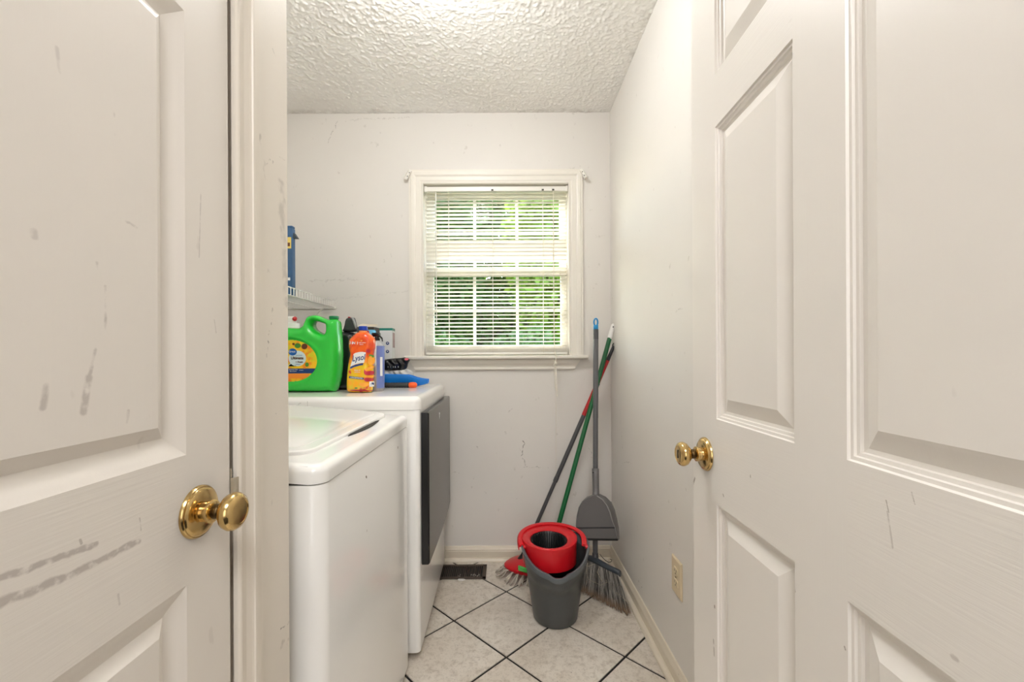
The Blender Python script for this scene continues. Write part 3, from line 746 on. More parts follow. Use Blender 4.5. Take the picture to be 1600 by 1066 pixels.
# local frame: x to the front (+x), y along the wall
fx = .372; ya, yb = -.362, .366
bm = bmesh.new(); slab(bm, rrect(-.36, fx, ya, yb, .018), .022, .916, .003, 2); fin('cabinet', bm, m_app, dy, angle=35, local=True)
bm = bmesh.new(); slab(bm, rrect(-.36, fx+.004, ya-.002, yb+.002, .03, 8), .9165, .9660, .022, 6); fin('top_panel', bm, m_dtop, dy, angle=35, local=True)
k = Mat('dark_door_steel'); k.l(k.mix(k.noise(5, 3), srgb(76,72,67), srgb(90,86,80)), k.b.inputs['Base Color']); k.b.inputs['Roughness'].default_value = .26; k.b.inputs['Metallic'].default_value = .75
m_dd = k.m; m_blk = M('gloss_black_edge', (24,24,25), .18)
bm = bmesh.new(); dz0, dz1 = .332, .902; dya, dyb = ya+.030, yb-.012; n = 12
def drow(t, off, ins):
    y = dya+ins+(dyb-dya-2*ins)*t; return y, fx+off+.006*math.sin(PI*t)
rings = []
for off, ins in ((.002,0), (.026,0), (.031,.004)):
    pts = []
    for i in range(n+1): y, x = drow(i/n, off, ins); pts.append(Vector((x, y, dz0+ins)))
    for i in range(n, -1, -1): y, x = drow(i/n, off, ins); pts.append(Vector((x, y, dz1-ins)))
    rings.append(pts)
R = loft(bm, rings, cap=(True, False))
for i in range(n): bm.faces.new((R[-1][i], R[-1][i+1], R[-1][2*n-i], R[-1][2*n+1-i]))
bmesh.ops.recalc_face_normals(bm, faces=bm.faces[:])
for f in bm.faces: f.material_index = 1
bm.faces.ensure_lookup_table()
for f in bm.faces[-n:]: f.material_index = 0
dd = fin('door', bm, [m_dd, m_blk], dy, local=True, label='dark grey door with glossy black edge')
m_chrome = M('chrome_emblem', (236,236,232), .35, metal=.2)
yc_e, zc_e = -.090, .858
bm = bmesh.new(); sh = [(-.010,.011), (-.003,.009), (0,.013), (.003,.009), (.010,.011), (.008,.002), (.004,-.006), (0,-.014), (-.004,-.006), (-.008,.002)]
loft(bm, [[Vector((fx+.0365+t, yc_e+a, zc_e+b)) for a, b in sh] for t in (-.002,.0012)]); fin('emblem', bm, m_chrome, dd, local=True)
bm = bmesh.new(); loft(bm, [[Vector((fx+.0365+t, yc_e+a*1, zc_e+b)) for a, b in ((-.007,.004),(.007,.004),(.007,.001),(-.007,.001))] for t in (.0012,.0018)]); fin('emblem_bar', bm, m_blk, dd, local=True)
box('door_hinge', fx-.001, fx+.003, yb-.030, yb-.012, .26, .32, M('hinge_grey', (150,146,140), .4, metal=.3), dy, local=True, bev=.001)
box('lint_screen_cover', .05, .30, .10, .11, .9655, .9664, m_lid, dy, local=True)
for x in (-.31, .31):
    for y in (-.30, .30):
        bm = bmesh.new(); lathe(bm, [(.022,0), (.022,.010), (.010,.012), (.010,.024)], (x, y, 0), (0,0,1), 16); fin('foot', bm, m_seam, dy, local=True)
m_scr = M('scorch_scratch', (110,100,88), .7)
TOPZ = .966

# ------------------------------------------------------------------ green detergent jug
m_green = M('green_jug_plastic', (40,196,60), .25, var=.05, coat=.3); m_gcap = M('dark_green_cap', (0,122,72), .35)
m_lab_y = Mat('jug_label_print'); k = m_lab_y
k.l(k.mix(k.ramp(k.noise(28, 3), .5, .62), k.mix(k.ramp(k.noise(16, 2), .45, .6), srgb(240,190,20), srgb(206,200,30)), srgb(228,120,20)), k.b.inputs['Base Color']); k.b.inputs['Roughness'].default_value = .35; m_lab_y = k.m
m_navy = M('navy_print', (16,58,120), .35); m_white = M('white_print', (238,238,234), .4); m_pale = M('pale_blue_print', (205,224,226), .4)
m_blue = M('royal_blue_print', (18,96,176), .35); m_brown = M('brown_print', (96,48,20), .4); m_orange = M('orange_print', (238,140,40), .4); m_leaf = M('leaf_print', (70,140,40), .4)
Yj = 1.815
def J(cx, cy, Y=Yj, s=7.614, ox=440, oy=480): p = P(ox+cx/s, oy+cy/s, Y); return (p.x, p.z)
jo = [J(555,150), J(640,148), J(690,152), J(700,250), J(714,380), J(722,560), J(714,760), J(695,880), J(668,975), J(640,992), J(90,992)]
jx0 = J(90,992)[0]; zb = TOPZ
jo = [(x, max(z, TOPZ)) for x, z in jo]
jo[-3:] = [(jo[8][0]-.004, TOPZ), (jo[8][0]-.02, TOPZ-.0), (jx0-.03, TOPZ)]
jo += [(jx0-.085, TOPZ+.012), (jx0-.104, TOPZ+.08), (jx0-.100, TOPZ+.16), (jx0-.075, J(0,275)[1]), (jx0-.03, J(0,255)[1]), J(90,243), J(215,253), J(275,235), J(300,175), J(330,112), J(400,92), J(470,108)]
hole = [J(425,168), J(545,208), J(550,240), J(548,300), J(528,325), J(480,305), J(420,270), J(390,225), J(392,185)]
joS, hoS = smooth_loop(jo, 2), smooth_loop(hole, 2)
ec = J(110, 640); ea, eb = (J(505,0)[0]-J(110,0)[0]), (J(0,360)[1]-J(0,905)[1])/2*1.03
def jrel(p):
    q = np.hypot((p[:,0]-ec[0])/ea, (p[:,1]-ec[1])/eb)
    return .0022*np.exp(-((q-1.03)/.045)**2) - .0035*np.exp(-((q-.91)/.05)**2) - .0025*(q < .88)
jug = empty('detergent_jug', (J(300,0)[0], Yj, TOPZ), label='big green laundry detergent jug with oval label on the dryer top', cat='jug')
pj = Puff([joS, hoS], .052, .034, Yj, .004, jrel, 2.2)
pj.build('body', m_green, jug)
bm = bmesh.new(); cxj = J(623,0)[0]; zt = J(0,152)[1]
lathe(bm, [(.0185,-.008), (.0185,-.001), (.0165,0), (.0165,.004)], (cxj, Yj, zt), (0,0,1), 32); fin('neck', bm, m_green, jug, angle=40)
bm = bmesh.new(); sg = 48; pr = [(.0195,.002), (.0200,.003), (.0200,.0125), (.0190,.0142), (0,.0146)]
lathe(bm, pr, (cxj, Yj, zt), (0,0,1), sg); fin('cap', bm, m_gcap, jug, angle=40, label='dark green screw cap')
pj2 = pj
JL = lambda a, b: J(a, b, Yj-.050)
ec = JL(112, 640); ea = (JL(515,0)[0]-JL(112,0)[0])
lab = pj2.decal('label', ell(ec[0], ec[1], ea*.82, eb*.86, 48), m_lab_y, jug, .0004, label='yellow oval label')
o1 = ell(JL(185,0)[0], JL(0,612)[1], .036, JL(0,612)[1]-JL(0,705)[1], 30)
pj2.decal('label_panel', o1, m_pale, lab, .0010)
pj2.decal('label_logo', ell(JL(130,0)[0], JL(0,535)[1], (JL(50,0)[0]-JL(0,0)[0]), (JL(0,0)[1]-JL(0,42)[1]), 24), m_blue, lab, .0014)
def hband(za, zb_, xr):
    x_a = ec[0]-ea*.6; return [(x_a, za), (xr, za), (xr-.004, zb_), (x_a, zb_)]
pj2.decal('label_band', hband(JL(0,732)[1], JL(0,790)[1], JL(400,0)[0]), m_navy, lab, .0010)
pj2.decal('label_base', hband(JL(0,792)[1], JL(0,850)[1], JL(330,0)[0]), m_orange, lab, .0009)
for (cx, cy, a, b, mt) in ((190,460,38,30,m_leaf), (270,470,36,34,m_brown), (300,685,22,26,m_leaf), (270,720,18,16,m_orange), (140,440,16,14,m_brown)):
    pj2.decal('label_picture', ell(JL(cx,0)[0], JL(0,cy)[1], JL(a,0)[0]-JL(0,0)[0], JL(0,0)[1]-JL(0,b)[1], 14), mt, lab, .0012)
pj2.text('Great', JL(124,0)[0], JL(0,530)[1], .0120, m_white, lab, .0020)
pj2.text('Ultimate', JL(184,0)[0], JL(0,608)[1], .0165, m_brown, lab, .0020, bold=.0004, sx=.9)
pj2.text('+ Fresh', JL(208,0)[0], JL(0,655)[1], .0100, m_brown, lab, .0020, bold=.0002)
pj2.text('Liquid Laundry', JL(205,0)[0], JL(0,574)[1], .0045, m_blue, lab, .0020)
pj2.text('Detergent', JL(195,0)[0], JL(0,682)[1], .0045, m_blue, lab, .0020)
pj2.text('Boosted Clean', JL(140,0)[0], JL(0,744)[1], .0060, m_white, lab, .0020)
pj2.text('Burst Scent', JL(135,0)[0], JL(0,764)[1], .0060, m_white, lab, .0020)
pj2.text('24 loads', JL(232,0)[0], JL(0,752)[1], .0050, m_white, lab, .0020)

# ------------------------------------------------------------------ orange cleaner bottle
k = Mat('orange_bottle_print'); sep = k.n('ShaderNodeSeparateXYZ'); k.l(k.obj(), sep.inputs[0])
top = k.ramp(k.math('MULTIPLY', sep.outputs['Z'], 4.0), .42, .62)
c1 = k.mix(k.ramp(k.noise(30, 3), .42, .6), srgb(246,170,10), srgb(228,196,30))
c1 = k.mix(k.ramp(k.noise(22, 2), .60, .66), c1, srgb(212,62,40))
c2 = k.mix(k.ramp(k.noise(34, 3), .45, .6), srgb(242,96,10), srgb(226,66,16))
k.l(k.mix(top, c1, c2), k.b.inputs['Base Color']); k.b.inputs['Roughness'].default_value = .15; k.b.inputs['Coat Weight'].default_value = .5
m_lys = k.m
Yl = 1.752
def L(cx, cy): return J(cx, cy, Yl, 8.2, 540, 490)
lo = [L(168,235), L(275,235), L(305,252), L(372,312), L(382,360), L(378,440), L(358,500), L(354,560), L(358,700), L(352,900), L(342,1000), L(320,1016), L(50,1006), L(24,985), L(20,880), L(34,700), L(54,580), L(72,520), L(55,470), L(48,410), L(52,345), L(75,310), L(140,252)]
lo = [(x, max(z, TOPZ)) for x, z in lo]; lo[11] = (lo[11][0], TOPZ); lo[12] = (lo[12][0], TOPZ)
lys = empty('cleaner_bottle', (L(190,0)[0], Yl, TOPZ), label='orange cleaner bottle with a blue screw cap in front of the black jug', cat='bottle')
loS = smooth_loop(lo, 2); pl = Puff([loS], .033, .028, Yl, .003, None, 2.0)
pl.build('body', m_lys, lys)
m_bcap = M('blue_cap', (20,60,170), .35); m_clearor = M('clear_orange', (240,150,90), .15)
bm = bmesh.new(); cxl = L(224,0)[0]; zt = L(0,236)[1]
lathe(bm, [(.0165,-.006), (.0165,.004), (.0150,.006)], (cxl, Yl, zt), (0,0,1), 24); fin('neck', bm, m_clearor, lys, angle=40)
bm = bmesh.new(); lathe(bm, [(.0178,.005), (.0182,.006), (.0175,.021), (.0160,.0225), (0,.023)], (cxl, Yl, zt), (0,0,1), 32); fin('cap', bm, m_bcap, lys, angle=40, label='blue screw cap')
LL = lambda a, b: J(a, b, Yl-.030, 8.2, 540, 490)
lg = [LL(105,520), LL(130,505), LL(180,493), LL(225,492), LL(262,500), LL(255,560), LL(240,632), LL(200,634), LL(130,650), LL(62,682), LL(75,640), LL(92,590)]
m_wht = m_white
lb = pl.decal('logo_plate', lg, m_white, lys, .0006, label='white name plate')
pl.decal('logo_ribbon', [LL(62,684), LL(130,656), LL(200,640), LL(232,636), LL(228,660), LL(180,668), LL(110,688), LL(62,712)], m_navy, lb, .0010)
pl.text('Lysol', LL(164,0)[0], LL(0,572)[1], .0330, m_navy, lb, .0014, shear=.3, rot=.14, bold=.0005, sx=.78)
pl.text('3 IN 1', LL(104,0)[0], LL(0,380)[1], .0150, m_white, lys, .0014, rot=-.05, bold=.0004)
m_pink = M('pink_print', (226,90,70), .4)
pl.text('multi surface', LL(215,0)[0], LL(0,375)[1], .0058, m_white, lys, .0014)
pl.text('cleaner', LL(205,0)[0], LL(0,398)[1], .0055, m_white, lys, .0014)
pl.decal('sun_print', ell(LL(205,0)[0], LL(0,350)[1], .0045, .0035, 12), m_orange, lys, .0009)
pl.text('Mango &', LL(150,0)[0], LL(0,728)[1], .0066, m_white, lys, .0014)
pl.text('Hibiscus', LL(150,0)[0], LL(0,752)[1], .0066, m_white, lys, .0014)
pl.decal('print_band', [LL(48,802), LL(238,822), LL(234,848), LL(46,828)], m_navy, lys, .0009)
pl.text('CONCENTRATED', LL(140,0)[0], LL(0,826)[1], .0062, m_white, lys, .0016, rot=-.10, bold=.0002)
m_mango = M('mango_print', (250,170,50), .35); m_hib = M('hibiscus_print', (190,40,60), .35)
for pts, mt in (([LL(285,590), LL(300,545), LL(330,545), LL(350,580), LL(345,640), LL(310,660), LL(280,640)], m_mango),
                ([LL(235,740), LL(260,700), LL(300,685), LL(345,672), LL(335,700), LL(290,722), LL(245,755)], m_mango),
                ([LL(245,700), LL(255,745), LL(335,730), LL(340,790), LL(270,795), LL(235,770)], m_hib),
                ([LL(238,795), LL(300,808), LL(345,795), LL(335,815), LL(290,822), LL(240,812)], m_mango),
                ([LL(240,820), LL(335,830), LL(335,860), LL(285,880), LL(240,860)], m_hib),
                ([LL(180,880), LL(300,890), LL(290,930), LL(230,945), LL(175,920)], m_mango),
                ([LL(285,525), LL(330,530), LL(345,570), LL(310,560)], m_leaf), ([LL(255,470), LL(300,455), LL(320,490), LL(285,510)], m_hib),
                ([LL(115,948), LL(150,945), LL(160,962), LL(120,968)], m_leaf), ([LL(60,975), LL(320,985), LL(318,1002), LL(60,995)], m_hib)):
    pl.decal('fruit_print', smooth_loop(pts, 1), mt, lys, .0008 + random.uniform(0,.0003))
pl.decal('recycle_print', [LL(298,872), LL(342,876), LL(338,945), LL(296,940)], m_white, lys, .0011)
pl.decal('recycle_mark', ell(LL(319,0)[0], LL(0,908)[1], .0042, .0055, 12), m_navy, lys, .0016)

# ------------------------------------------------------------------ clear bottle with a blue label
k = Mat('clear_plastic'); k.b.inputs['Base Color'].default_value = (.93,.93,.93,1); k.b.inputs['Roughness'].default_value = .05; k.b.inputs['Alpha'].default_value = .35; m_cl = k.m
m_liq = M('brown_liquid', (112,78,54), .1, coat=.6); m_lav = M('lavender_label', (112,128,190), .35)
Yc = 1.83
def K(cx, cy): return J(cx, cy, Yc, 8.2, 540, 490)
cb = empty('spray_bottle', (K(415,0)[0], Yc, TOPZ), label='clear spray bottle of brown liquid with blue label right of the orange bottle', cat='bottle')
cx = K(400,0)[0]; ra_ = K(488,0)[0]-cx
ztp = K(0,380)[1]
bm = bmesh.new(); lathe(bm, [(ra_*.9,0), (ra_,.004), (ra_*1.0,.08), (ra_*1.08,ztp-TOPZ-.035), (ra_*1.0,ztp-TOPZ-.012), (ra_*.55,ztp-TOPZ+.004), (ra_*.45,ztp-TOPZ+.010)], (cx, Yc, TOPZ), (0,0,1), 32); fin('body', bm, m_cl, cb, smooth=True)
zl = K(0,668)[1]-TOPZ
bm = bmesh.new(); lathe(bm, [(0,.003), (ra_*.86,.003), (ra_*.96,.006), (ra_*.965,.08), (ra_*.97,zl), (0,zl)], (cx, Yc, TOPZ), (0,0,1), 32); fin('liquid', bm, m_liq, cb, smooth=False)
def arcband(bm, x, y, r, a0_, a1_, z0_, z1_, n=10, rt=None):
    R_ = [[bm.verts.new((x+(rr)*math.cos(a0_+(a1_-a0_)*i/n), y+(rr)*math.sin(a0_+(a1_-a0_)*i/n), zz)) for i in range(n+1)] for zz, rr in ((z0_, r), (z1_, rt or r))]
    for i in range(n): bm.faces.new((R_[0][i], R_[0][i+1], R_[1][i+1], R_[1][i]))
bm = bmesh.new(); arcband(bm, cx, Yc, ra_*1.03, -1.35, .3, K(0,955)[1], K(0,420)[1], rt=ra_*1.09); lb = fin('label', bm, m_lav, cb, smooth=True, label='blue wrap label')
bm = bmesh.new(); arcband(bm, cx, Yc, ra_*1.12, -.9, -.55, K(0,800)[1], K(0,560)[1], rt=ra_*1.13); fin('label_stripe', bm, m_white, lb)
bm = bmesh.new(); arcband(bm, cx, Yc, ra_*1.09, -2.3, -1.5, K(0,575)[1], K(0,440)[1]); fin('label_patch', bm, m_white, lb)
bm = bmesh.new(); lathe(bm, [(.011,.004), (.013,.006), (.013,.020), (.009,.022), (.008,.030)], (cx, Yc, ztp), (0,0,1), 20); fin('collar', bm, m_blk, cb, angle=40)
bm = bmesh.new(); zz = ztp+.026; bx(bm, cx-.022, cx+.015, Yc-.008, Yc+.008, zz, zz+.018, .004); tube(bm, [(cx+.010, Yc, zz+.005), (cx+.022, Yc-.002, zz-.006), (cx+.024, Yc-.002, zz-.020)], [.004,.0035,.0025], 8); fin('trigger', bm, m_blk, cb, angle=40, label='black trigger head')

# ------------------------------------------------------------------ black jug behind, with spray nozzle top
m_bk = M('black_plastic', (26,26,30), .35, var=.15, coat=.1); m_bk2 = M('grey_black_plastic', (52,52,56), .4); m_red = M('red_plastic', (196,26,34), .3)
Yb2 = 1.93
def B2(cx, cy): return J(cx, cy, Yb2, 7.614, 440, 480)
zbase = TOPZ
bj = empty('spray_jug', (B2(790,0)[0], Yb2, TOPZ), label='tall black jug with black spray head behind the green jug', cat='jug')
x_l, x_r = B2(560,0)[0], B2(905,0)[0]
jl = [(x_l, B2(0,300)[1]), (x_l+.01, B2(0,285)[1]), (B2(705,0)[0], B2(0,292)[1]), (B2(860,0)[0], B2(0,300)[1]), (x_r, B2(0,345)[1]), (x_r+.004, TOPZ+.02), (x_r-.004, TOPZ), (x_l+.004, TOPZ), (x_l-.002, TOPZ+.02)]
Puff([smooth_loop(jl, 2)], .045, .028, Yb2, .005).build('body', m_bk, bj)
hd = [B2(730,300), B2(760,240), B2(775,150), B2(800,130), B2(880,125), B2(890,150), B2(905,215), B2(920,275), B2(905,300)]
Puff([smooth_loop(hd, 1)], .016, .012, Yb2-.012, .0025).build('spray_head', m_bk2, bj, label='black spray head')
hd = [B2(845,128), B2(880,125), B2(905,190), B2(918,240), B2(905,270), B2(888,230), B2(868,170)]
Puff([smooth_loop(hd, 1)], .008, .008, Yb2-.026, .002).build('trigger', M('silver_grey_plastic', (150,150,152), .3), bj)
hd = [B2(800,135), B2(803,118), B2(832,118), B2(838,134)]
Puff([smooth_loop(hd, 1)], .008, .006, Yb2-.014, .002).build('nozzle', m_red, bj, label='red nozzle tip')

# white bottle with a red button behind the green jug
Yw = 1.93
wb = empty('bottle', (J(150,0,Yw)[0], Yw, TOPZ), label='white topped bottle with red button behind the green jug beside the door corner', cat='bottle')
cxw = J(118, 0, Yw)[0]; zc0 = J(0,245,Yw)[1]; zc1 = J(0,192,Yw)[1]; zc2 = J(0,112,Yw)[1]
m_wp = M('white_plastic', (238,236,232), .3)
bm = bmesh.new(); rr = J(212,0,Yw)[0]-cxw; lathe(bm, [(rr*1.2,0), (rr*1.3,.01), (rr*1.3,zc0-TOPZ-.03), (rr,zc0-TOPZ-.006), (rr,zc1-TOPZ-.002), (rr*.85,zc1-TOPZ), (0,zc1-TOPZ+.001)], (cxw, Yw, TOPZ), (0,0,1), 32); fin('body', bm, m_wp, wb, angle=40)
bm = bmesh.new(); xa = J(40,0,Yw)[0]; xb_ = J(165,0,Yw)[0]; bx(bm, xa, xb_, Yw-.014, Yw+.014, zc1-.002, zc2, .005, 3); fin('spout', bm, m_wp, wb, angle=40)
bm = bmesh.new(); lathe(bm, [(.0098,-.006), (.0104,.0), (.009,.005), (.005,.0085), (0,.0095)], (J(172,0,Yw)[0], Yw-.012, J(0,143,Yw)[1]), (.35,-.9,.1), 24); fin('button', bm, m_red, wb, smooth=True, label='red round button')

# dark open carton behind
Yx = 2.08
def X2(cx, cy, Y=Yx): return J(cx, cy, Y, 8.2, 540, 490)
m_cart = M('dark_carton', (62,52,48), .7); m_beige = M('carton_inside_beige', (214,200,178), .8); m_card = M('white_carton', (226,228,228), .55, var=.03); m_teal = M('teal_print', (24,132,116), .45)
cbx = empty('carton', (X2(280,0)[0], Yx, TOPZ), label='dark brown carton with beige top flap behind the orange bottle', cat='carton')
xa, za = X2(175,150); xb_, zb_ = X2(388,178)
box('body', xa, xb_, Yx-.03, Yx+.06, TOPZ, zb_, m_cart, cbx)
bm = bmesh.new(); loft(bm, [[(xa, Yx-.032, zb_+.004), (xb_+.002, Yx-.034, zb_+.001), (xb_-.006, Yx+.05, zb_+.016), (xa, Yx+.05, zb_+.020)], [(xa, Yx-.032, zb_+.0055), (xb_+.002, Yx-.034, zb_+.0025), (xb_-.006, Yx+.05, zb_+.0175), (xa, Yx+.05, zb_+.0215)]]); fin('flap', bm, m_beige, cbx, label='beige raised flap')

# small can with red and blue lid between
Ys = 1.99
xs_, zs_ = X2(325, 245, Ys)
can = empty('aerosol_can', (xs_, Ys, TOPZ), label='slim white can with red and light blue top behind the clear bottle', cat='can')
bm = bmesh.new(); hh = zs_+.012-TOPZ; lathe(bm, [(.024,0), (.026,.003), (.026,hh-.035), (.022,hh-.022)], (xs_, Ys, TOPZ), (0,0,1), 28); fin('body', bm, m_wp, can, angle=40)
bm = bmesh.new(); lathe(bm, [(.0225,hh-.023), (.0225,hh-.006), (.018,hh)], (xs_, Ys, TOPZ), (0,0,1), 28); fin('collar', bm, M('light_blue_plastic', (96,176,214), .35), can, angle=40)
bm = bmesh.new(); lathe(bm, [(.010,0), (.010,.006), (0,.008)], (xs_-.010, Ys-.020, TOPZ+hh-.014), (-.2,-.95,.2), 18); fin('nozzle', bm, m_red, can, angle=40, label='red nozzle')

# white carton with teal top and round icons
Yt = 2.205
xa, za = X2(392, 215, Yt); xb_, zb_ = X2(598, 215, Yt); xside = X2(628, 0, Yt)[0]
tc = empty('carton', ((xa+xb_)/2, Yt+.04, TOPZ), label='white carton with teal top edge and two dark round icons by the window casing', cat='carton')
xbk = P(617, 540, Yt+.075).x; ds = (xbk-xb_)
bm = bmesh.new(); loft(bm, [[(xa, Yt, z_), (xb_, Yt, z_), (xb_+ds, Yt+.075, z_), (xa+ds, Yt+.075, z_)] for z_ in (TOPZ, za)]); fin('body', bm, m_card, tc)
bm = bmesh.new(); loft(bm, [[(xa-.0005, Yt-.0006, z_), (xb_+.0006, Yt-.0006, z_), (xb_+ds+.0006, Yt+.0756, z_), (xa+ds, Yt+.0756, z_)] for z_ in (za-.001, za+.011)]); fin('top_panel', bm, m_teal, tc, label='teal top edge')
bm = bmesh.new(); loft(bm, [[(xb_+ds*t+.0007, Yt+.075*t, z_) for t in (.1, .9)] for z_ in (za-.09, za-.012)], closed=False, cap=(False, False)); fin('side_print', bm, M('side_picture_print', (190,160,160), .5, var=.6, vs=60), tc)
for cy in (382, 488):
    ci = X2(537, cy, Yt); bm = bmesh.new(); lathe(bm, [(.0085,0), (.0085,.0006)], (ci[0], Yt-.0001, ci[1]), (0,-1,0), 24); ic = fin('icon', bm, m_navy, tc, label='dark round icon')
    bm = bmesh.new(); lathe(bm, [(.0030,0), (.0030,.0004)], (ci[0], Yt-.0008, ci[1]+.001), (0,-1,0), 12); fin('icon_mark', bm, m_white, ic)
bm = bmesh.new()
for q in range(5): bx(bm, xa+.004, xa+.012+random.random()*.012, Yt-.0006, Yt, za-.045-q*.012, za-.0435-q*.012)
fin('fine_print', bm, M('grey_print', (160,160,165), .5), tc)

# ------------------------------------------------------------------ hand brush set at the back of the dryer: blue dustpan, bag, gripped tool
Yp = 2.075
def X3(cx, cy, Y=Yp): p = P(540+cx/8.2, 490+cy/8.2, Y); return p
m_bluep = M('bright_blue_plastic', (20,128,222), .28, var=.08); m_dpan = M('blue_mid', (14,96,196), .3)
pn = empty('dustpan', (-.50, Yp+.02, TOPZ), label='bright blue hand dustpan lying at the back of the dryer top', cat='dustpan')
xl_, xr_ = X3(380,0).x, X3(1058,0).x
bm = bmesh.new(); secs = []
for i in range(13):
    t = i/12; x = xl_+(xr_-xl_)*t; wd = .060*(1-.55*max(0,t-.7)/.3) ; h = .062*(1-.12*t)*(1 if t < .62 else 1-.62*(t-.62)/.38); lift = .001+.016*max(0,(t-.7)/.3)**1.5
    z_ = TOPZ+lift
    secs.append([(x, Yp-.02, z_+h*.35 if t > .85 else z_+h*.25), (x, Yp-.026, z_+h), (x, Yp-.022, z_+h+.002), (x, Yp-.015, z_+h*.3), (x, Yp-.02+wd, z_+h*.25), (x, Yp-.013+wd, z_+h), (x, Yp-.008+wd, z_+h), (x, Yp-.012+wd, z_), (x, Yp-.008, z_)])
loft(bm, secs); fin('pan', bm, m_bluep, pn, angle=35)
bm = bmesh.new(); tube(bm, [(xl_+.005, Yp+.02, TOPZ+.014), (xl_-.05, Yp+.02, TOPZ+.018), (xl_-.11, Yp+.02, TOPZ+.016)], [.012,.010,.011], 12); fin('grip', bm, m_dpan, pn, smooth=True)
Yg = 2.02
tg = empty('hand_tool', (-.52, Yg, TOPZ), label='black ribbed hand tool grip with a bright orange end in front of the blue dustpan', cat='tool')
a_, b_ = X3(400, 862, Yg), X3(812, 872, Yg); a_.z = TOPZ+.0125; b_.z = TOPZ+.0125
bm = bmesh.new(); pts = []; rs = []
for i in range(25): pts.append(a_.lerp(b_, i/24)); rs.append(.0115 + (.0012 if i % 2 else 0))
tube(bm, pts, rs, 14); fin('grip', bm, M('black_rubber', (44,44,46), .6), tg, smooth=True)
c_ = X3(915, 872, Yg); c_.z = b_.z
bm = bmesh.new(); tube(bm, [b_, b_.lerp(c_, .1), b_.lerp(c_, .5), b_.lerp(c_, .85), c_], [.0105,.0135,.0140,.0125,.006], 16); fin('end_cap', bm, M('bright_orange_plastic', (248,98,36), .35), tg, smooth=True, label='bright orange end cap')
bm = bmesh.new(); tube(bm, [a_, a_-Vector((.06,-.01,0))], [.009,.007], 10); fin('shaft', bm, m_steel, tg, smooth=True)
# black plastic bag
Yq = 2.168
def X4(cx, cy): p = P(540+cx/8.2, 490+cy/8.2, Yq); return (p.x, p.z)
bgp = [X4(455,600), X4(560,578), X4(700,570), X4(760,562), X4(815,580), X4(828,600), X4(800,640), X4(790,700), X4(740,745), X4(600,735), X4(470,725)]
rng = np.random.RandomState(3)
_bd = [(rng.uniform(0, 2*PI), rng.uniform(60, 260), rng.uniform(0, 6)) for _ in range(9)]
def bagrel(p):
    wx = p[:,0] + .006*np.sin(p[:,1]*110); wz = p[:,1] + .006*np.sin(p[:,0]*90+1)
    return sum((.0042*(1-np.abs(np.sin((wx*math.cos(a)+wz*math.sin(a))*f*.5+ph))*2) for a, f, ph in _bd), 0)*.62
m_bag = M('black_bag_film', (24,24,26), .28, var=.3, bump=.9, bs=45)
bag = Puff([smooth_loop(bgp, 1)], .030, .03, Yq, .0035, bagrel)
bo = empty('plastic_bag', (-.52, Yq, 1.0), label='crumpled black plastic pouch lying behind the blue dustpan under the window', cat='bag')
bag.build('pouch', m_bag, bo)
tr_ = [X4(740,562), X4(775,560), X4(770,600), X4(745,700), X4(730,735), X4(718,720), X4(745,640)]
bag.decal('strap', smooth_loop(tr_, 1), m_bk, bo, .004)
bag.decal('tag', ell(*X4(792,585), .009, .006, 12), M('dusty_pink', (190,84,100), .5), bo, .004, label='pink tab')
for i in range(5):
    cx_, cz_ = X4(560+i*32, 682); bag.decal('pouch_print', [(cx_-.0028, cz_-.004), (cx_+.0022, cz_-.004), (cx_+.0008, cz_+.0045), (cx_-.0015, cz_+.0045)], m_white if i != 1 else M('grey_fade', (120,120,120), .5), bo, .003)
# something low for the pouch to rest on: a folded clear bag
fb = [X4(470,735), X4(600,728), X4(780,700), X4(850,735), X4(880,790), X4(840,850), (X4(800,0)[0], TOPZ), (X4(455,0)[0], TOPZ)]
fb = [(x, max(z_, TOPZ)) for x, z_ in fb]
o = Puff([smooth_loop(fb, 1)], .028, .02, Yq+.002, .005, bagrel).build('plastic_wrap', M('crumpled_white_film', (206,204,200), .25, var=.15, bump=.8, bs=40), None)
tag(o, 'crumpled whitish plastic wrap under the black pouch', 'wrap')

# ------------------------------------------------------------------ wire shelf with blue box
m_wire = M('white_vinyl_wire', (232,230,224), .35, var=.04)
sf = empty('wire_shelf', (XL, 1.7, 1.39), label='white wire shelf on the left wall above the machines', cat='shelf')
XF = -.937; ZT, ZBt = 1.4165, 1.3820; ys0, ys1 = .80, YB-.012
bm = bmesh.new()
for x, z_, r_ in ((XF, ZT, .0030), (XF, ZBt, .0030)): tube(bm, [(x, ys0, z_), (x, ys1, z_)], r_, 8)
fin('front_rail', bm, m_wire, sf, smooth=True, label='double front rail')
bm = bmesh.new()
for x in (XF-.10, XF-.20, XL+.006): tube(bm, [(x, ys0, ZBt-.004), (x, ys1, ZBt-.004)], .0028, 6)
fin('cross_rod', bm, m_wire, sf)
me_w = None
yy = ys0+.005; pv = W[sf].inverted()
while yy < ys1:
    if me_w is None:
        bm = bmesh.new(); tube(bm, [(XL+.004, 0, ZBt), (XF+.001, 0, ZBt), (XF+.003, 0, ZBt+.004), (XF+.003, 0, ZT)], .0019, 5)
        me_w = bpy.data.meshes.new('deck_wire'); bm.to_mesh(me_w); bm.free(); me_w.materials.append(m_wire)
        me_w.transform(Matrix.Translation(pv @ Vector((0,0,0))) @ Matrix.Translation((0, 1.7, 0)))
    o = bpy.data.objects.new('deck_wire', me_w); C.objects.link(o); o.parent = sf; o.location = (0, yy-1.7, 0); yy += .0262
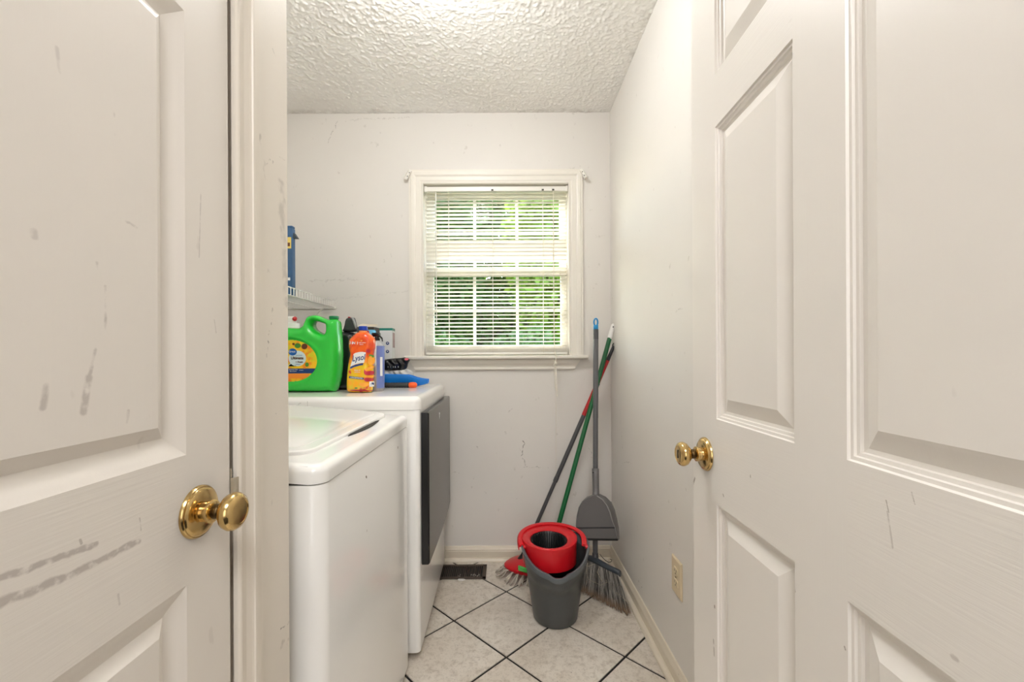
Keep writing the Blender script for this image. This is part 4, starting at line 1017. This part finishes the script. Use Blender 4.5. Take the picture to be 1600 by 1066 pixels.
for yb_ in (2.21, 1.75, 1.25):
    bm = bmesh.new(); tube(bm, [(XF, yb_, ZBt-.004), (XL+.005, yb_, ZBt-.30)], .0045, 8); bx(bm, XL, XL+.006, yb_-.012, yb_+.012, ZBt-.33, ZBt-.28, .001); fin('brace', bm, m_wire, sf, label='diagonal wall brace')
box('end_bracket', XL, XF+.01, YB-.008, YB-.001, ZBt-.006, ZBt+.004, m_wire, sf, bev=.001)
Yk = 1.90
def X5(cx, cy): p = P(445+cx/6.66, 340+cy/6.66, Yk); return p
p0, p1 = X5(80, 725), X5(80, 80)
m_bbox = M('blue_box_print', (56,98,140), .45, var=.35, vs=30); m_yel = M('yellow_print', (232,206,110), .45)
bb = empty('box', (p0.x-.09, Yk+.05, ZBt+.002), label='tall blue box with a yellow patch standing on the wire shelf', cat='box')
zt_ = p1.z; xr_ = p0.x
box('body', xr_-.19, xr_, Yk, Yk+.028, ZBt+.0022, zt_-.012, m_bbox, bb, bev=.002)
bm = bmesh.new(); bx(bm, xr_-.19, xr_+.001, Yk+.001, Yk+.027, zt_-.013, zt_, .006, 3); fin('lid', bm, m_bbox, bb, angle=40)
box('patch', xr_-.055, xr_-.005, Yk-.0006, Yk+.0005, X5(0,322).z, X5(0,205).z, m_yel, bb, label='yellow printed patch')
box('patch_mark', xr_-.024, xr_-.010, Yk-.0010, Yk-.0004, X5(0,300).z, X5(0,262).z, m_brown, bb)
box('print_mark', xr_-.022, xr_-.010, Yk-.0008, Yk+.0003, X5(0,655).z, X5(0,625).z, m_white, bb)
bm = bmesh.new(); zc_ = X5(0,210).z; loft(bm, [[(xr_-.002, y_, zc_), (xr_+.020, y_, zc_), (xr_+.004, y_, zc_+.024)] for y_ in (Yk+.004, Yk+.024)]); fin('handle_flap', bm, M('dark_slate', (58,70,78), .5), bb, label='dark triangular flap at the right side')

# ------------------------------------------------------------------ mop bucket
m_bkt = M('bucket_grey_plastic', (72,74,74), .34, var=.1, bump=.08, bs=90); m_rim = M('bucket_rim_grey', (92,98,102), .3, var=.06)
m_rd = M('wringer_red_plastic', (206,22,34), .3, var=.04); m_cage = M('wringer_black', (15,16,17), .4)
bc = Vector((.204, 1.825, 0)); bk = empty('mop_bucket', bc, label='dark grey mop bucket with red wringer insert and red handle', cat='bucket')
def zr(th):                                           # rim height round the bucket, th = 0 at the front
    c = math.cos(th); return .318 - .076*max(0,c)**1.1 + .004*max(0,-c) - .012*max(0, 1-(abs(th)/.26)**4)
NB = 64
def rad(th, t): # t 0 base ..1 rim: egg plan, wider to the back
    a = .094+(.142-.094)*t; b = .094+(.142-.094)*t
    return a*(1+.015*math.cos(2*th)-.085*max(0,-math.cos(th))*t)
def bring(t, rofs=0, zo=0, zabs=None):
    out = []
    for i in range(NB):
        th = 2*PI*i/NB; th_ = (th+PI) % (2*PI)-PI; z_ = zr(th_)*t+zo if zabs is None else zabs
        tt = z_/.335; r = rad(th, tt)+rofs; out.append(Vector((bc.x+r*math.sin(th), bc.y-r*math.cos(th), z_)))
    return out
bm = bmesh.new(); R_ = []
R_.append(bring(0, -.016, zabs=.0)); R_.append(bring(0, -.004, zabs=.002)); R_.append(bring(0, 0, zabs=.010))
for t in (.15,.3,.45,.6,.70): R_.append(bring(t))
R_.append(bring(.72, .0035)); R_.append(bring(.80, .0035)); R_.append(bring(.88, .0030)); R_.append(bring(.90, .0045))
outer = R_
inner = [bring(.90, .0015), bring(.80, 0), bring(.5, -.003), bring(.15, -.003, .004), bring(0, -.01, zabs=.006)]
loft(bm, outer+inner, cap=(True, True)); fin('body', bm, m_bkt, bk, angle=45)
bm = bmesh.new(); loft(bm, [bring(.895, .0040), bring(.90, .0085), bring(.985, .0105), bring(1, .0085), bring(1, .001), bring(.985, -.002), bring(.89, -.001), bring(.895, .0040)], cap=(False, False)); fin('rim', bm, m_rim, bk, angle=50, label='lighter grey rolled rim with a pouring lip')
# red wringer
wc = Vector((.183, 1.853, 0)); hc = Vector((.179, 1.836, 0)); rW = .1175; rH = .080; N = 56
zW = .332
def wr(r, z_, c=wc, n=N, cut=True, zt=None):
    out = []
    for i in range(n):
        th = 2*PI*i/n; x = c.x+r*math.sin(th); y = c.y-r*math.cos(th)
        out.append(Vector((x, y, z_+ (.0 if zt is None else zt*(y-wc.y)))))
    return out
bm = bmesh.new()
loft(bm, [wr(rW-.008, .225), wr(rW-.002, .228), wr(rW, .31, zt=.05), wr(rW+.002, zW-.010, zt=.06), wr(rW+.002, zW-.003, zt=.06), wr(rW-.003, zW, zt=.06), wr(rH+.006, zW-.002, hc, zt=.06), wr(rH, zW-.006, hc, zt=.06), wr(rH-.001, zW-.018, hc, zt=.06), wr(rH-.001, .226, hc)], cap=(False, False))
wg = fin('wringer', bm, m_rd, bk, angle=40, label='red wringer insert')
bm = bmesh.new(); loft(bm, [wr(rH-.0015, zW-.008, hc, zt=.06), wr(rH-.006, zW-.014, hc, zt=.06), wr(rH-.012, .25, hc), wr(rH-.02, .235, hc), wr(.008, .232, hc)], cap=(False, True))
cg = fin('basket', bm, m_cage, wg, angle=40, label='black ribbed wringing basket')
bm = bmesh.new()
for i in range(44):
    th = 2*PI*i/44; d = Vector((math.sin(th), -math.cos(th), 0)); s_ = Vector((d.y, -d.x, 0))*.0016
    a_ = hc+d*(rH-.003); b_ = hc+d*(rH-.011); c_ = hc+d*(rH-.020); zt_ = zW-.009+.06*((hc+d*rH).y-wc.y)
    loft(bm, [[a_+s_+Vector((0,0,zt_)), b_+s_+Vector((0,0,zt_-.004)), c_+s_+Vector((0,0,.238)), a_+s_+Vector((0,0,.238))], [a_-s_+Vector((0,0,zt_)), b_-s_+Vector((0,0,zt_-.004)), c_-s_+Vector((0,0,.238)), a_-s_+Vector((0,0,.238))]])
tag(fin('basket_ribs', bm, M('rib_grey', (34,38,38), .3), wg), kind='stuff')
# red bail handle, folded back along the rim
bm = bmesh.new(); secs = []
for i in range(33):
    s = i/32; th = math.radians(76+ (284-76)*s); e = abs(2*s-1)
    r = .150; z_ = .324 + .016*(1-e**2.0) - .016*max(0, (e-.80)/.2)
    c = Vector((.1935+.1385*math.sin(th), 1.838-.1290*math.cos(th), z_)); d = Vector((math.sin(th), -math.cos(th), 0)); wdt = .0120
    secs.append([c-d*wdt+Vector((0,0,.003)), c-d*wdt*.5+Vector((0,0,.007)), c+d*wdt*.6+Vector((0,0,.005)), c+d*wdt-Vector((0,0,.003)), c+d*wdt*.95-Vector((0,0,.016)), c+d*(wdt*.95-.003)-Vector((0,0,.016)), c+d*(wdt-.004)-Vector((0,0,.004)), c-d*wdt-Vector((0,0,.001))])
loft(bm, secs); fin('handle', bm, m_rd, bk, angle=45, label='red carrying handle folded back')
bm = bmesh.new()
for th in (math.radians(80), math.radians(280)):
    d = Vector((math.sin(th), -math.cos(th), 0)); r = .129; lathe(bm, [(.009,0), (.009,.010), (0,.012)], bc+d*r+Vector((0,.004,.305)), d, 14)
fin('pivot', bm, m_rd, bk, angle=40)

# ------------------------------------------------------------------ poles
m_pg = M('pole_dark_grey', (74,74,76), .35, var=.08); m_pb = M('broom_pole_grey', (98,98,100), .32, var=.08); m_pgr = M('pole_green', (12,98,52), .3, var=.1)
m_pr = M('pole_red', (184,22,28), .3, var=.08); m_cyan = M('cyan_blue_plastic', (22,136,196), .35)
def loop_hanger(bm, top, dirv, wd, ln, r, side):
    # a flat eyelet at the top of a pole
    pts = [top + side*(wd*math.sin(a)) + dirv*(ln*.5*(1-math.cos(a))) for a in np.linspace(0, 2*PI, 17)]
    tube(bm, pts, r, 7, caps=False)
# red and grey mop
A = P(815, 872, 2.215); B = P(959, 541, 2.268); A.x += .002
ax = (B-A).normalized(); ML = (B-A).length
mp = empty('string_mop', (A.x, A.y, 0), label='mop with dark grey and red pole and red triangular head with white strings', cat='mop')
def seg(t0, t1, r, nm, mt, par, lab=None, r1=None):
    bm = bmesh.new(); tube(bm, [A.lerp(B, t0), A.lerp(B, t1)], [r, r1 or r], 16); return fin(nm, bm, mt, par, angle=40, label=lab)
seg(.02, .36, .0098, 'lower_pole', m_pg, mp); seg(.355, .375, .0125, 'pole_collar', m_pg, mp); seg(.37, .672, .0115, 'middle_pole', m_pg, mp)
seg(.668, .800, .0122, 'red_sleeve', m_pr, mp, 'red pole sleeve'); seg(.800, .822, .0128, 'blue_collar', M('navy_collar', (44,52,120), .4), mp); seg(.82, .93, .0105, 'upper_pole', m_pr, mp)
seg(.925, 1.0, .0105, 'grip', m_bk, mp, 'black end grip', .0080)
bm = bmesh.new(); loop_hanger(bm, B-ax*.004, ax, .008, .022, .0028, Vector((1,0,-.3)).normalized()); fin('hanging_loop', bm, m_bk, mp, smooth=True)
# head: triangular red plate seen from the left, tilted
tri = [P(781,882,2.19), P(806,864,2.285), Vector((.20, 2.262, .062)), Vector((.235, 2.17, .055)), Vector((.16, 2.105, .046)), P(815,896,2.09)]
bm = bmesh.new(); pl_ = [(p.x, p.y) for p in tri]; zz = [p.z for p in tri]
sl = smooth_loop(pl_, 2); n_ = len(sl); cx_, cy_ = sl.mean(0)
def hz(x, y): return .046+.020*max(0, 1-math.hypot(x-A.x-.03, y-A.y)/.11)
rg = []
for f, dz in ((.97,-.014), (1,-.010), (1,-.002), (.96,.002), (.6,.006), (.25,.010)): rg.append([Vector((cx_+(x-cx_)*f, cy_+(y-cy_)*f, hz(cx_+(x-cx_)*f, cy_+(y-cy_)*f)+dz)) for x, y in sl])
loft(bm, rg); hd_ = fin('mop_head', bm, m_rd, mp, angle=40, label='red triangular head plate')
bm = bmesh.new(); lathe(bm, [(.020,0), (.018,.012), (.013,.026), (.012,.045)], A-ax*.012, ax, 16); fin('swivel', bm, m_bk, hd_, angle=40)
bm = bmesh.new(); q0, q1 = P(800,879,2.16), P(811,873,2.19)
m_str = M('mop_string_cotton', (206,196,182), .9, var=.35, vs=60, bump=.5, bs=300)
bm = bmesh.new(); n_s = 170
for i in range(n_s):
    t = i/n_s; idx = int(t*len(sl)); x, y = sl[idx]; d = Vector((x-cx_, y-cy_, 0)).normalized(); d = (d + Vector((random.uniform(-.35,.35), random.uniform(-.35,.35), 0))).normalized()
    if d.x > .75 and y < 2.18: continue
    z_ = hz(x, y)-.012; ln = random.uniform(.045, .072)
    if y > 2.2: ln *= .55
    p = Vector((x, y, z_)) - d*.008; zf_ = random.uniform(.004, .014)
    e = p+d*ln; e.z = zf_
    if e.y > YB-.035: e.y = YB-.035
    tube(bm, [p, p+d*ln*.3+Vector((0,0,.001)), p+d*ln*.62+Vector((random.uniform(-.004,.004), 0, -(z_-zf_)*.6)), e], [.0028,.0032,.0034,.0026], 5)
tag(fin('mop_strings', bm, m_str, mp, smooth=True, label='off white cotton strings'), kind='stuff')
# green mop
A = P(856, 878, 2.10); B = P(953, 527, 2.262); A.z = .09
mp1_ax = ax; ax = (B-A).normalized()
gm = empty('scrub_mop', (A.x, A.y, 0), label='green poled brush with a white end leaning in the corner', cat='mop')
seg(0, .995, .0120, 'pole', m_pgr, gm)
Bt = B+ax*.075
bm = bmesh.new(); tube(bm, [B-ax*.010, B, B+ax*.05, Bt-ax*.004, Bt], [.0135,.0140,.0125,.010,.006], 16, flat=.8); fin('end_grip', bm, m_wp, gm, smooth=True, label='white end grip with hanging hole')
bm = bmesh.new(); lathe(bm, [(.0036,0), (.0036,.0006)], Bt-ax*.018+Vector((0,-.0115,0)), (0,-1,.0), 12); fin('hanging_hole', bm, m_bk2, gm)
bm = bmesh.new(); hx = A.x; bx(bm, hx-.085, hx+.06, A.y-.030, A.y+.022, .045, .068, .006, 3)
m_scg = M('scrub_green', (44,140,70), .5); hh_ = fin('brush_head', bm, m_scg, gm, angle=40)
bm = bmesh.new(); lathe(bm, [(.020,0), (.016,.018), (.0135,.04)], Vector((A.x, A.y, .062)), ax, 16); fin('socket', bm, m_scg, hh_, angle=40)
q = P(817, 882, 2.085); bm = bmesh.new()
for i in range(4): tube(bm, [(q.x-.022, A.y-.028+.011*i, .078+.010*(i%2)-.004*i), (q.x+.024, A.y-.028+.011*i, .064+.008*(i%2)-.004*i)], .0058, 8)
fin('scrub_fingers', bm, M('bright_green_bristle', (92,190,92), .5), hh_, smooth=True, label='bright green rubber ridges')
bm = bmesh.new()
for i in range(16):
    for j in range(4): x = hx-.080+.009*i; y = A.y-.026+.014*j; tube(bm, [(x, y, .047), (x+random.uniform(-.004,.004), y+random.uniform(-.004,.004), .001)], .0022, 4)
tag(fin('brush_bristles', bm, m_scg, gm), kind='stuff')

# broom
A = P(930, 868, 2.085); B = P(931, 515, 2.165)
A.z = max(A.z, .11); ax = (B-A).normalized()
br = empty('broom', (.43, 1.98, 0), label='upright broom with grey pole, blue top and grey bristles beside the bucket', cat='broom')
seg(-.01, .60, .0125, 'lower_pole', m_pb, br); seg(.60, 1.0, .0132, 'upper_pole', m_pb, br); seg(.955, .9999, .0136, 'pole_grip', m_pg, br)
bm = bmesh.new(); tube(bm, [B-ax*.006, B+ax*.022], [.0128,.0125], 16); loop_hanger(bm, B+ax*.018, ax, .0095, .038, .0042, Vector((1,0,0))); fin('hanging_cap', bm, m_cyan, br, smooth=True, label='blue hanging cap')
e0, e1 = Vector((.388, 2.118, .112)), Vector((.523, 1.975, .104)); be = (e1-e0).normalized(); bn = Vector((be.y, -be.x, 0))
bd = Vector((-.045, -.10, -.10)).normalized(); bs_ = be.cross(bd).normalized()
bm = bmesh.new(); secs = []
for t, s_ in ((0,.7), (.02,.95), (.25,1.12), (.7,1.05), (.97,1.08), (1,.92)):
    c = e0.lerp(e1, t) + Vector((0,0,.010 if .2 < t < .4 else 0)); secs.append([c + bs_*(.015*s_*math.cos(a)) + bd*(.015*s_*math.sin(a)) for a in np.linspace(0, 2*PI, 13)[:-1]])
loft(bm, secs); bh = fin('head_block', bm, M('broom_block_grey', (62,68,74), .35), br, angle=50, label='dark grey angled head block')
bm = bmesh.new(); tube(bm, [A-ax*.045, A-ax*.015, A+ax*.012], [.017,.0165,.0145], 16); fin('socket', bm, m_pg, bh, smooth=True)
m_brs = Mat('broom_bristle'); k = m_brs; sep = k.n('ShaderNodeSeparateXYZ'); k.l(k.obj(), sep.inputs[0]); rnd = k.n('ShaderNodeNewGeometry').outputs['Random Per Island']
c = k.mix(k.ramp(rnd, .35, .9), srgb(84,80,76), srgb(200,194,184)); tipm = k.ramp(k.math('MULTIPLY', sep.outputs['Z'], 10), .12, .34)
k.l(k.mix(tipm, srgb(146,122,100), c), k.b.inputs['Base Color']); k.b.inputs['Roughness'].default_value = .7; m_brs = k.m
f0, f1 = Vector((.352, 2.020, .002)), Vector((.527, 1.830, .002))
bm = bmesh.new(); rows = 3; nb = 130
for i in range(nb):
    for j in range(rows):
        t = min(1, max(0, (i+random.uniform(-.5,.5))/nb)); off = (j-1.5)/1.5
        p = e0.lerp(e1, .03+.94*t) + bd*.010 + bs_*off*.008; e = f0.lerp(f1, t+random.gauss(0,.012)) + Vector((.6,.5,0))*off*.022 + Vector((random.gauss(0,.004), random.gauss(0,.004), random.uniform(0,.012)))
        e.y = min(e.y + .012*math.sin(PI*t)*0, 2.2); e.x = min(e.x, XR-.034)
        m_ = p.lerp(e, .55) + Vector((random.gauss(0,.0022), random.gauss(0,.0022), random.gauss(.002,.002)))
        tube(bm, [p, m_, e], [.0011,.0010,.0013], 3, caps=False)
tag(fin('bristles', bm, m_brs, br, label='grey bristles with dusty tan tips'), kind='stuff')
bm = bmesh.new()
def fr_(t, k_, dd=.014): return e0.lerp(f0, k_).lerp(e1.lerp(f1, k_), t) - bs_*dd*(1 if bs_.y > 0 else -1)
for path in ([(.12,.15),(.10,.45),(.14,.62),(.45,.62),(.62,.45),(.60,.40)], [(.0,.28),(.15,.24),(.3,.10)], [(.45,.1),(.38,.3),(.5,.5)], [(.8,.62),(.95,.68),(1.02,.72)]):
    tube(bm, [fr_(a, b) for a, b in path], .0012, 5)
fin('stray_strand', bm, M('stray_pale_fiber', (196,184,160), .7), br)
bm = bmesh.new(); q = P(915, 868, 2.11); q2 = P(924, 876, 2.11); tube(bm, [q, q.lerp(q2,.5), q2], [.012,.0115,.010], 12); fin('pan_clip', bm, m_bluep, br, smooth=True, label='blue plastic clip')

# long handled dustpan clipped on the broom pole
def D(cx, cy, Y): return P(885+cx/7.61, 720+cy/7.61, Y)
Yd = 2.040
m_dp = M('dustpan_grey', (104,102,102), .28, var=.05, coat=.1); m_lip = M('rubber_lip_black', (22,22,22), .5)
dp = empty('dustpan', (D(360,0,Yd).x, Yd, .20), label='grey upright dustpan clipped onto the broom pole', cat='dustpan')
fy = lambda cy: Yd-.016*(cy-418)/520
fo = [D(312,418,fy(418)), D(250,440,fy(440)), D(195,490,fy(490)), D(155,560,fy(560)), D(132,660,fy(660)), D(118,800,fy(800)), D(112,935,fy(935)), D(612,940,fy(940)), D(580,800,fy(800)), D(548,720,fy(720)), D(515,610,fy(610)), D(480,530,fy(530)), D(430,465,fy(465)), D(370,425,fy(425))]
bo_ = [D(330,392,Yd+.03), D(262,425,Yd+.045), D(190,485,Yd+.055), D(150,560,Yd+.06), D(128,660,Yd+.06), D(114,800,Yd+.06), D(108,930,Yd+.05), D(626,935,Yd+.05), D(620,800,Yd+.06), D(598,690,Yd+.06), D(575,590,Yd+.06), D(530,490,Yd+.055), D(470,430,Yd+.045), D(385,390,Yd+.03)]
bm = bmesh.new(); th_ = Vector((0,.0025,0)); cF = sum(fo, Vector())/len(fo); cB = sum(bo_, Vector())/len(bo_)
Ro = [bm.verts.new(p) for p in fo]; Rb = [bm.verts.new(p) for p in bo_]
mid = [bm.verts.new(p.lerp(q, .18)+(p-cF).normalized()*.004) for p, q in zip(fo, bo_)]
Ri = [bm.verts.new(p+(cF-p).normalized()*.004+th_) for p in fo]; Rbi = [bm.verts.new(p+(cB-p).normalized()*.003) for p in bo_]
n_ = len(fo); bm.faces.new(Ro); bm.faces.new(Ri)
for i in range(n_):
    j = (i+1) % n_
    if i == 6:   # open mouth at the bottom
        bm.faces.new((Ro[i], Ro[j], Ri[j], Ri[i])); continue
    bm.faces.new((Ro[i], Ro[j], mid[j], mid[i])); bm.faces.new((mid[i], mid[j], Rb[j], Rb[i])); bm.faces.new((Rb[i], Rb[j], Rbi[j], Rbi[i])); bm.faces.new((Rbi[i], Rbi[j], Ri[j], Ri[i]))
pan = fin('pan', bm, m_dp, dp, angle=24)
bm = bmesh.new(); a_, b_ = D(112,935,Yd-.016), D(612,940,Yd-.016); up_ = Vector((0,0,.0045))
loft(bm, [[p+up_*1+Vector((0,-.002,0)), p-up_+Vector((0,-.002,0)), p-up_+Vector((0,.006,0)), p+up_+Vector((0,.006,0))] for p in (a_, b_)]); fin('rubber_lip', bm, m_lip, dp, label='black rubber lip')
bm = bmesh.new(); tube(bm, fo[7:]+[D(352,405,Yd+.012)], [.0022]*3+[.0034]*5, 8); tube(bm, bo_[7:12], .0022, 8)
fin('fold_highlight', bm, M('dustpan_highlight_grey', (150,148,146), .18, coat=.4), dp, smooth=True, label='paler bead drawing the highlight on the right fold')  # paler, glossier bead paints the highlight along the pan's moulded fold
bm = bmesh.new(); a_, b_ = D(122,800,fy(800)-.0005), D(574,798,fy(798)-.0005); loft(bm, [[p+Vector((0,-.002,.0025)), p+Vector((0,-.002,-.0025)), p+Vector((0,.001,-.003)), p+Vector((0,.001,.003))] for p in (a_, b_)]); fin('crease', bm, m_bk2, dp)
s0, s1 = D(345,95,2.100), D(352,395,Yd+.022)
bm = bmesh.new(); tube(bm, [s0, s0.lerp(s1,.3), s0.lerp(s1,.75), s1, D(352,430,Yd+.012)], [.0170,.0165,.0158,.0165,.019], 20); fin('handle_socket', bm, m_dp, dp, smooth=True, label='grey tubular socket')
bm = bmesh.new(); c = D(318,140,2.083); lathe(bm, [(.003,0), (.003,.002)], c, (0,-1,0), 10); fin('rivet', bm, m_bk, dp)

# ------------------------------------------------------------------ floor register, scrap, cord
m_bz = M('bronze_metal', (74,62,52), .45, metal=.4, var=.15, vs=60); m_lint = M('lint', (190,184,174), .95, var=.3, vs=300)
x0_, x1_ = -.400, P(760, 895, 2.2).x; y0_, y1_ = P(720, 905.5, 2.13).y, 2.275
y0_ = H*F/(905.5-V0); y1_ = H*F/(883.5-V0)
vt = empty('floor_register', ((x0_+x1_)/2, (y0_+y1_)/2, 0), label='dark bronze floor vent grille beside the dryer at the back wall', cat='vent')
bm = bmesh.new(); fw = .014
for b in ((x0_, x1_, y0_, y0_+fw*1.3), (x0_, x1_, y1_-fw*1.1, y1_), (x0_, x0_+fw, y0_, y1_), (x1_-fw*1.35, x1_, y0_, y1_)): bx(bm, b[0], b[1], b[2], b[3], .0005, .006, .0012, 1)
fin('frame', bm, m_bz, vt)
box('duct_pan', x0_+.01, x1_-.01, y0_+.01, y1_-.01, .0004, .0010, m_hole, vt)
me_l = None; xx = x0_+fw+.004
while xx < x1_-fw*1.35-.003:
    if me_l is None:
        bm = bmesh.new(); h_ = (y1_-y0_)/2-fw
        loft(bm, [[(-.0012, s_*h_, .0055), (.0008, s_*h_, .0055), (.0022, s_*h_, .0012), (.0002, s_*h_, .0012)] for s_ in (-1, 1)])
        me_l = bpy.data.meshes.new('louver'); bmesh.ops.recalc_face_normals(bm, faces=bm.faces[:]); bm.to_mesh(me_l); bm.free(); me_l.materials.append(m_bz)
    o = bpy.data.objects.new('louver', me_l); C.objects.link(o); o.parent = vt; o.location = (xx-(x0_+x1_)/2, 0, 0); xx += .0098
bm = bmesh.new()
for q_ in range(16):
    u = random.choice((736,739,742,745,748,715,718)) + random.uniform(-2,2); y = y0_+.03+random.uniform(-.008,.016); x = (u-U0)/F*y
    bmesh.ops.create_icosphere(bm, subdivisions=1, radius=.0035, matrix=Matrix.Translation((x, y, .0025)) @ Matrix.Diagonal((.7,1.6,.6,1)))
tag(fin('lint_bits', bm, m_lint, vt), kind='stuff')
p = P(719.5, 907, 1); yy = H*F/(907-V0); xx = (719.5-U0)/F*yy
lp = smooth_loop([(xx-.020, yy+.002), (xx-.012, yy+.010), (xx+.004, yy+.009), (xx+.020, yy+.003), (xx+.012, yy-.008), (xx-.010, yy-.010)], 1)
bm = bmesh.new(); slab(bm, [tuple(p_) for p_ in lp][::-1] if False else [tuple(p_) for p_ in lp], .0004, .0040, .0015, 2)
tag(fin('paper_scrap', bm, M('white_scrap', (232,228,222), .7), None, angle=50), 'tiny white scrap on the floor tile in front of the vent', 'scrap')
bm = bmesh.new(); c0 = P(938, 868, 2.27); tube(bm, [P(937,866,2.29), P(941,871,2.27), P(946,876,2.25), P(951,879,2.23), P(955,878,2.22), P(956,875,2.22), P(953,874,2.225)], .0016, 6)
for v in bm.verts: v.co.z = max(v.co.z, .003)
tag(fin('cord', bm, m_bk, None, smooth=True), 'short curled black cord on the floor in the corner behind the broom', 'cord')

# ------------------------------------------------------------------ ceiling lamp (above the frame)
cl = empty('ceiling_lamp', (-.22, 1.22, CEIL), label='round flush ceiling lamp above the machines', cat='lamp')
bm = bmesh.new(); lathe(bm, [(.075,0), (.075,-.012), (.06,-.018)], (-.22, 1.22, CEIL), (0,0,1), 32); fin('base', bm, m_wp, cl, angle=40)

# ------------------------------------------------------------------ garden outside the window
gk = M('lawn_green', (88,112,52), .9, var=.4, vs=3)
gp = wbox('ground', [(-16, 16, YB+.14, 30, -.7, -.6)], gk, 'green lawn outside the window')
def leaf_mat(name, c1, c2):
    k = Mat(name); oi = k.n('ShaderNodeNewGeometry'); r = k.mix(k.ramp(k.noise(1.3, 3), .35, .65), srgb(*c1), srgb(*c2))
    k.l(k.mix(k.math('MULTIPLY', oi.outputs['Random Per Island'], .35), r, srgb(150,168,84)), k.b.inputs['Base Color']); k.b.inputs['Roughness'].default_value = .6
    t = k.n('ShaderNodeBsdfTranslucent'); m = k.n('ShaderNodeMixShader'); m.inputs[0].default_value = .45; k.l(r, t.inputs[0])
    k.l(k.b.outputs[0], m.inputs[1]); k.l(t.outputs[0], m.inputs[2]); k.l(m.outputs[0], k.t.nodes['Material Output'].inputs[0]); return k.m
lm = [leaf_mat('foliage_mid', (84,132,34), (116,152,48)), leaf_mat('foliage_light', (132,164,42), (156,178,58)), leaf_mat('foliage_dark', (62,96,36), (88,120,46))]
m_bark = M('bark', (92,78,64), .9, var=.4, vs=30, bump=.6, bs=40)
def leaves(cx, cy, cz, rx, ry, rz, n, size, seed):
    r = np.random.RandomState(seed); d = r.normal(size=(n,3)); d /= np.linalg.norm(d, axis=1)[:,None]
    p = d*(r.uniform(.25,1,(n,1))**.5)*np.array([rx,ry,rz]) + np.array([cx,cy,cz])
    p += .12*np.sin(p[:, [1,2,0]]*5)
    a = r.normal(size=(n,3)); a /= np.linalg.norm(a, axis=1)[:,None]; b = np.cross(a, r.normal(size=(n,3))); b /= np.linalg.norm(b, axis=1)[:,None]
    s = size*r.uniform(.6,1.3,(n,1)); V = np.stack([p-a*s, p+b*s*.45, p+a*s, p-b*s*.45], 1).reshape(-1,3)
    return V
def tree(cx, cy, cz, rx, ry, rz, n, size, mat, seed, label, nm='tree', cat='tree'):
    t = empty(nm, (cx, cy, -.6), label=label, cat=cat)
    V = leaves(cx, cy, cz, rx, ry, rz, n, size, seed)
    me = bpy.data.meshes.new('crown'); m_ = len(V)//4
    me.from_pydata(V.tolist(), [], [(4*i,4*i+1,4*i+2,4*i+3) for i in range(m_)])
    o = put('crown', me, mat, t); o['kind'] = 'stuff'
    bm = bmesh.new(); tube(bm, [(cx, cy, -.6), (cx+.05, cy, cz*.3), (cx-.03, cy, cz)], [.13,.11,.05], 10)
    for q in range(5):
        a = q*1.3; tube(bm, [(cx, cy, cz*.35), (cx+math.cos(a)*rx*.3, cy+math.sin(a)*ry*.3, cz*.8), (cx+math.cos(a)*rx*.6, cy+math.sin(a)*ry*.6, cz+rz*.3)], [.05,.035,.015], 6)
    fin('trunk', bm, m_bark, t, smooth=True)
tree(-2.25, 7.5, 2.8, 1.8, 1.1, 2.7, 30000, .085, lm[2], 1, 'bluish green leafy tree at the left of the window view')
tree(1.85, 7.2, 3.0, 1.8, 1.2, 2.8, 32000, .085, lm[1], 2, 'yellow green leafy tree at the right of the window view')
tree(.0, 10.6, 3.2, 2.2, 1.4, 3.4, 26000, .11, lm[0], 3, 'mid green leafy tree behind at the centre of the window view')
tree(.2, 5.6, .4, 2.6, .8, 1.0, 20000, .065, lm[2], 4, 'dark green shrubbery low behind the lower window panes', 'shrub', 'shrub')
tree(4.6, 14, 3.2, 3.2, 1.6, 3.2, 9000, .22, lm[0], 5, 'tall green tree farthest right beyond the window')
tree(-5.2, 14.5, 3.0, 3.4, 1.6, 3.2, 9000, .22, lm[2], 6, 'tall dark tree farthest left beyond the window')
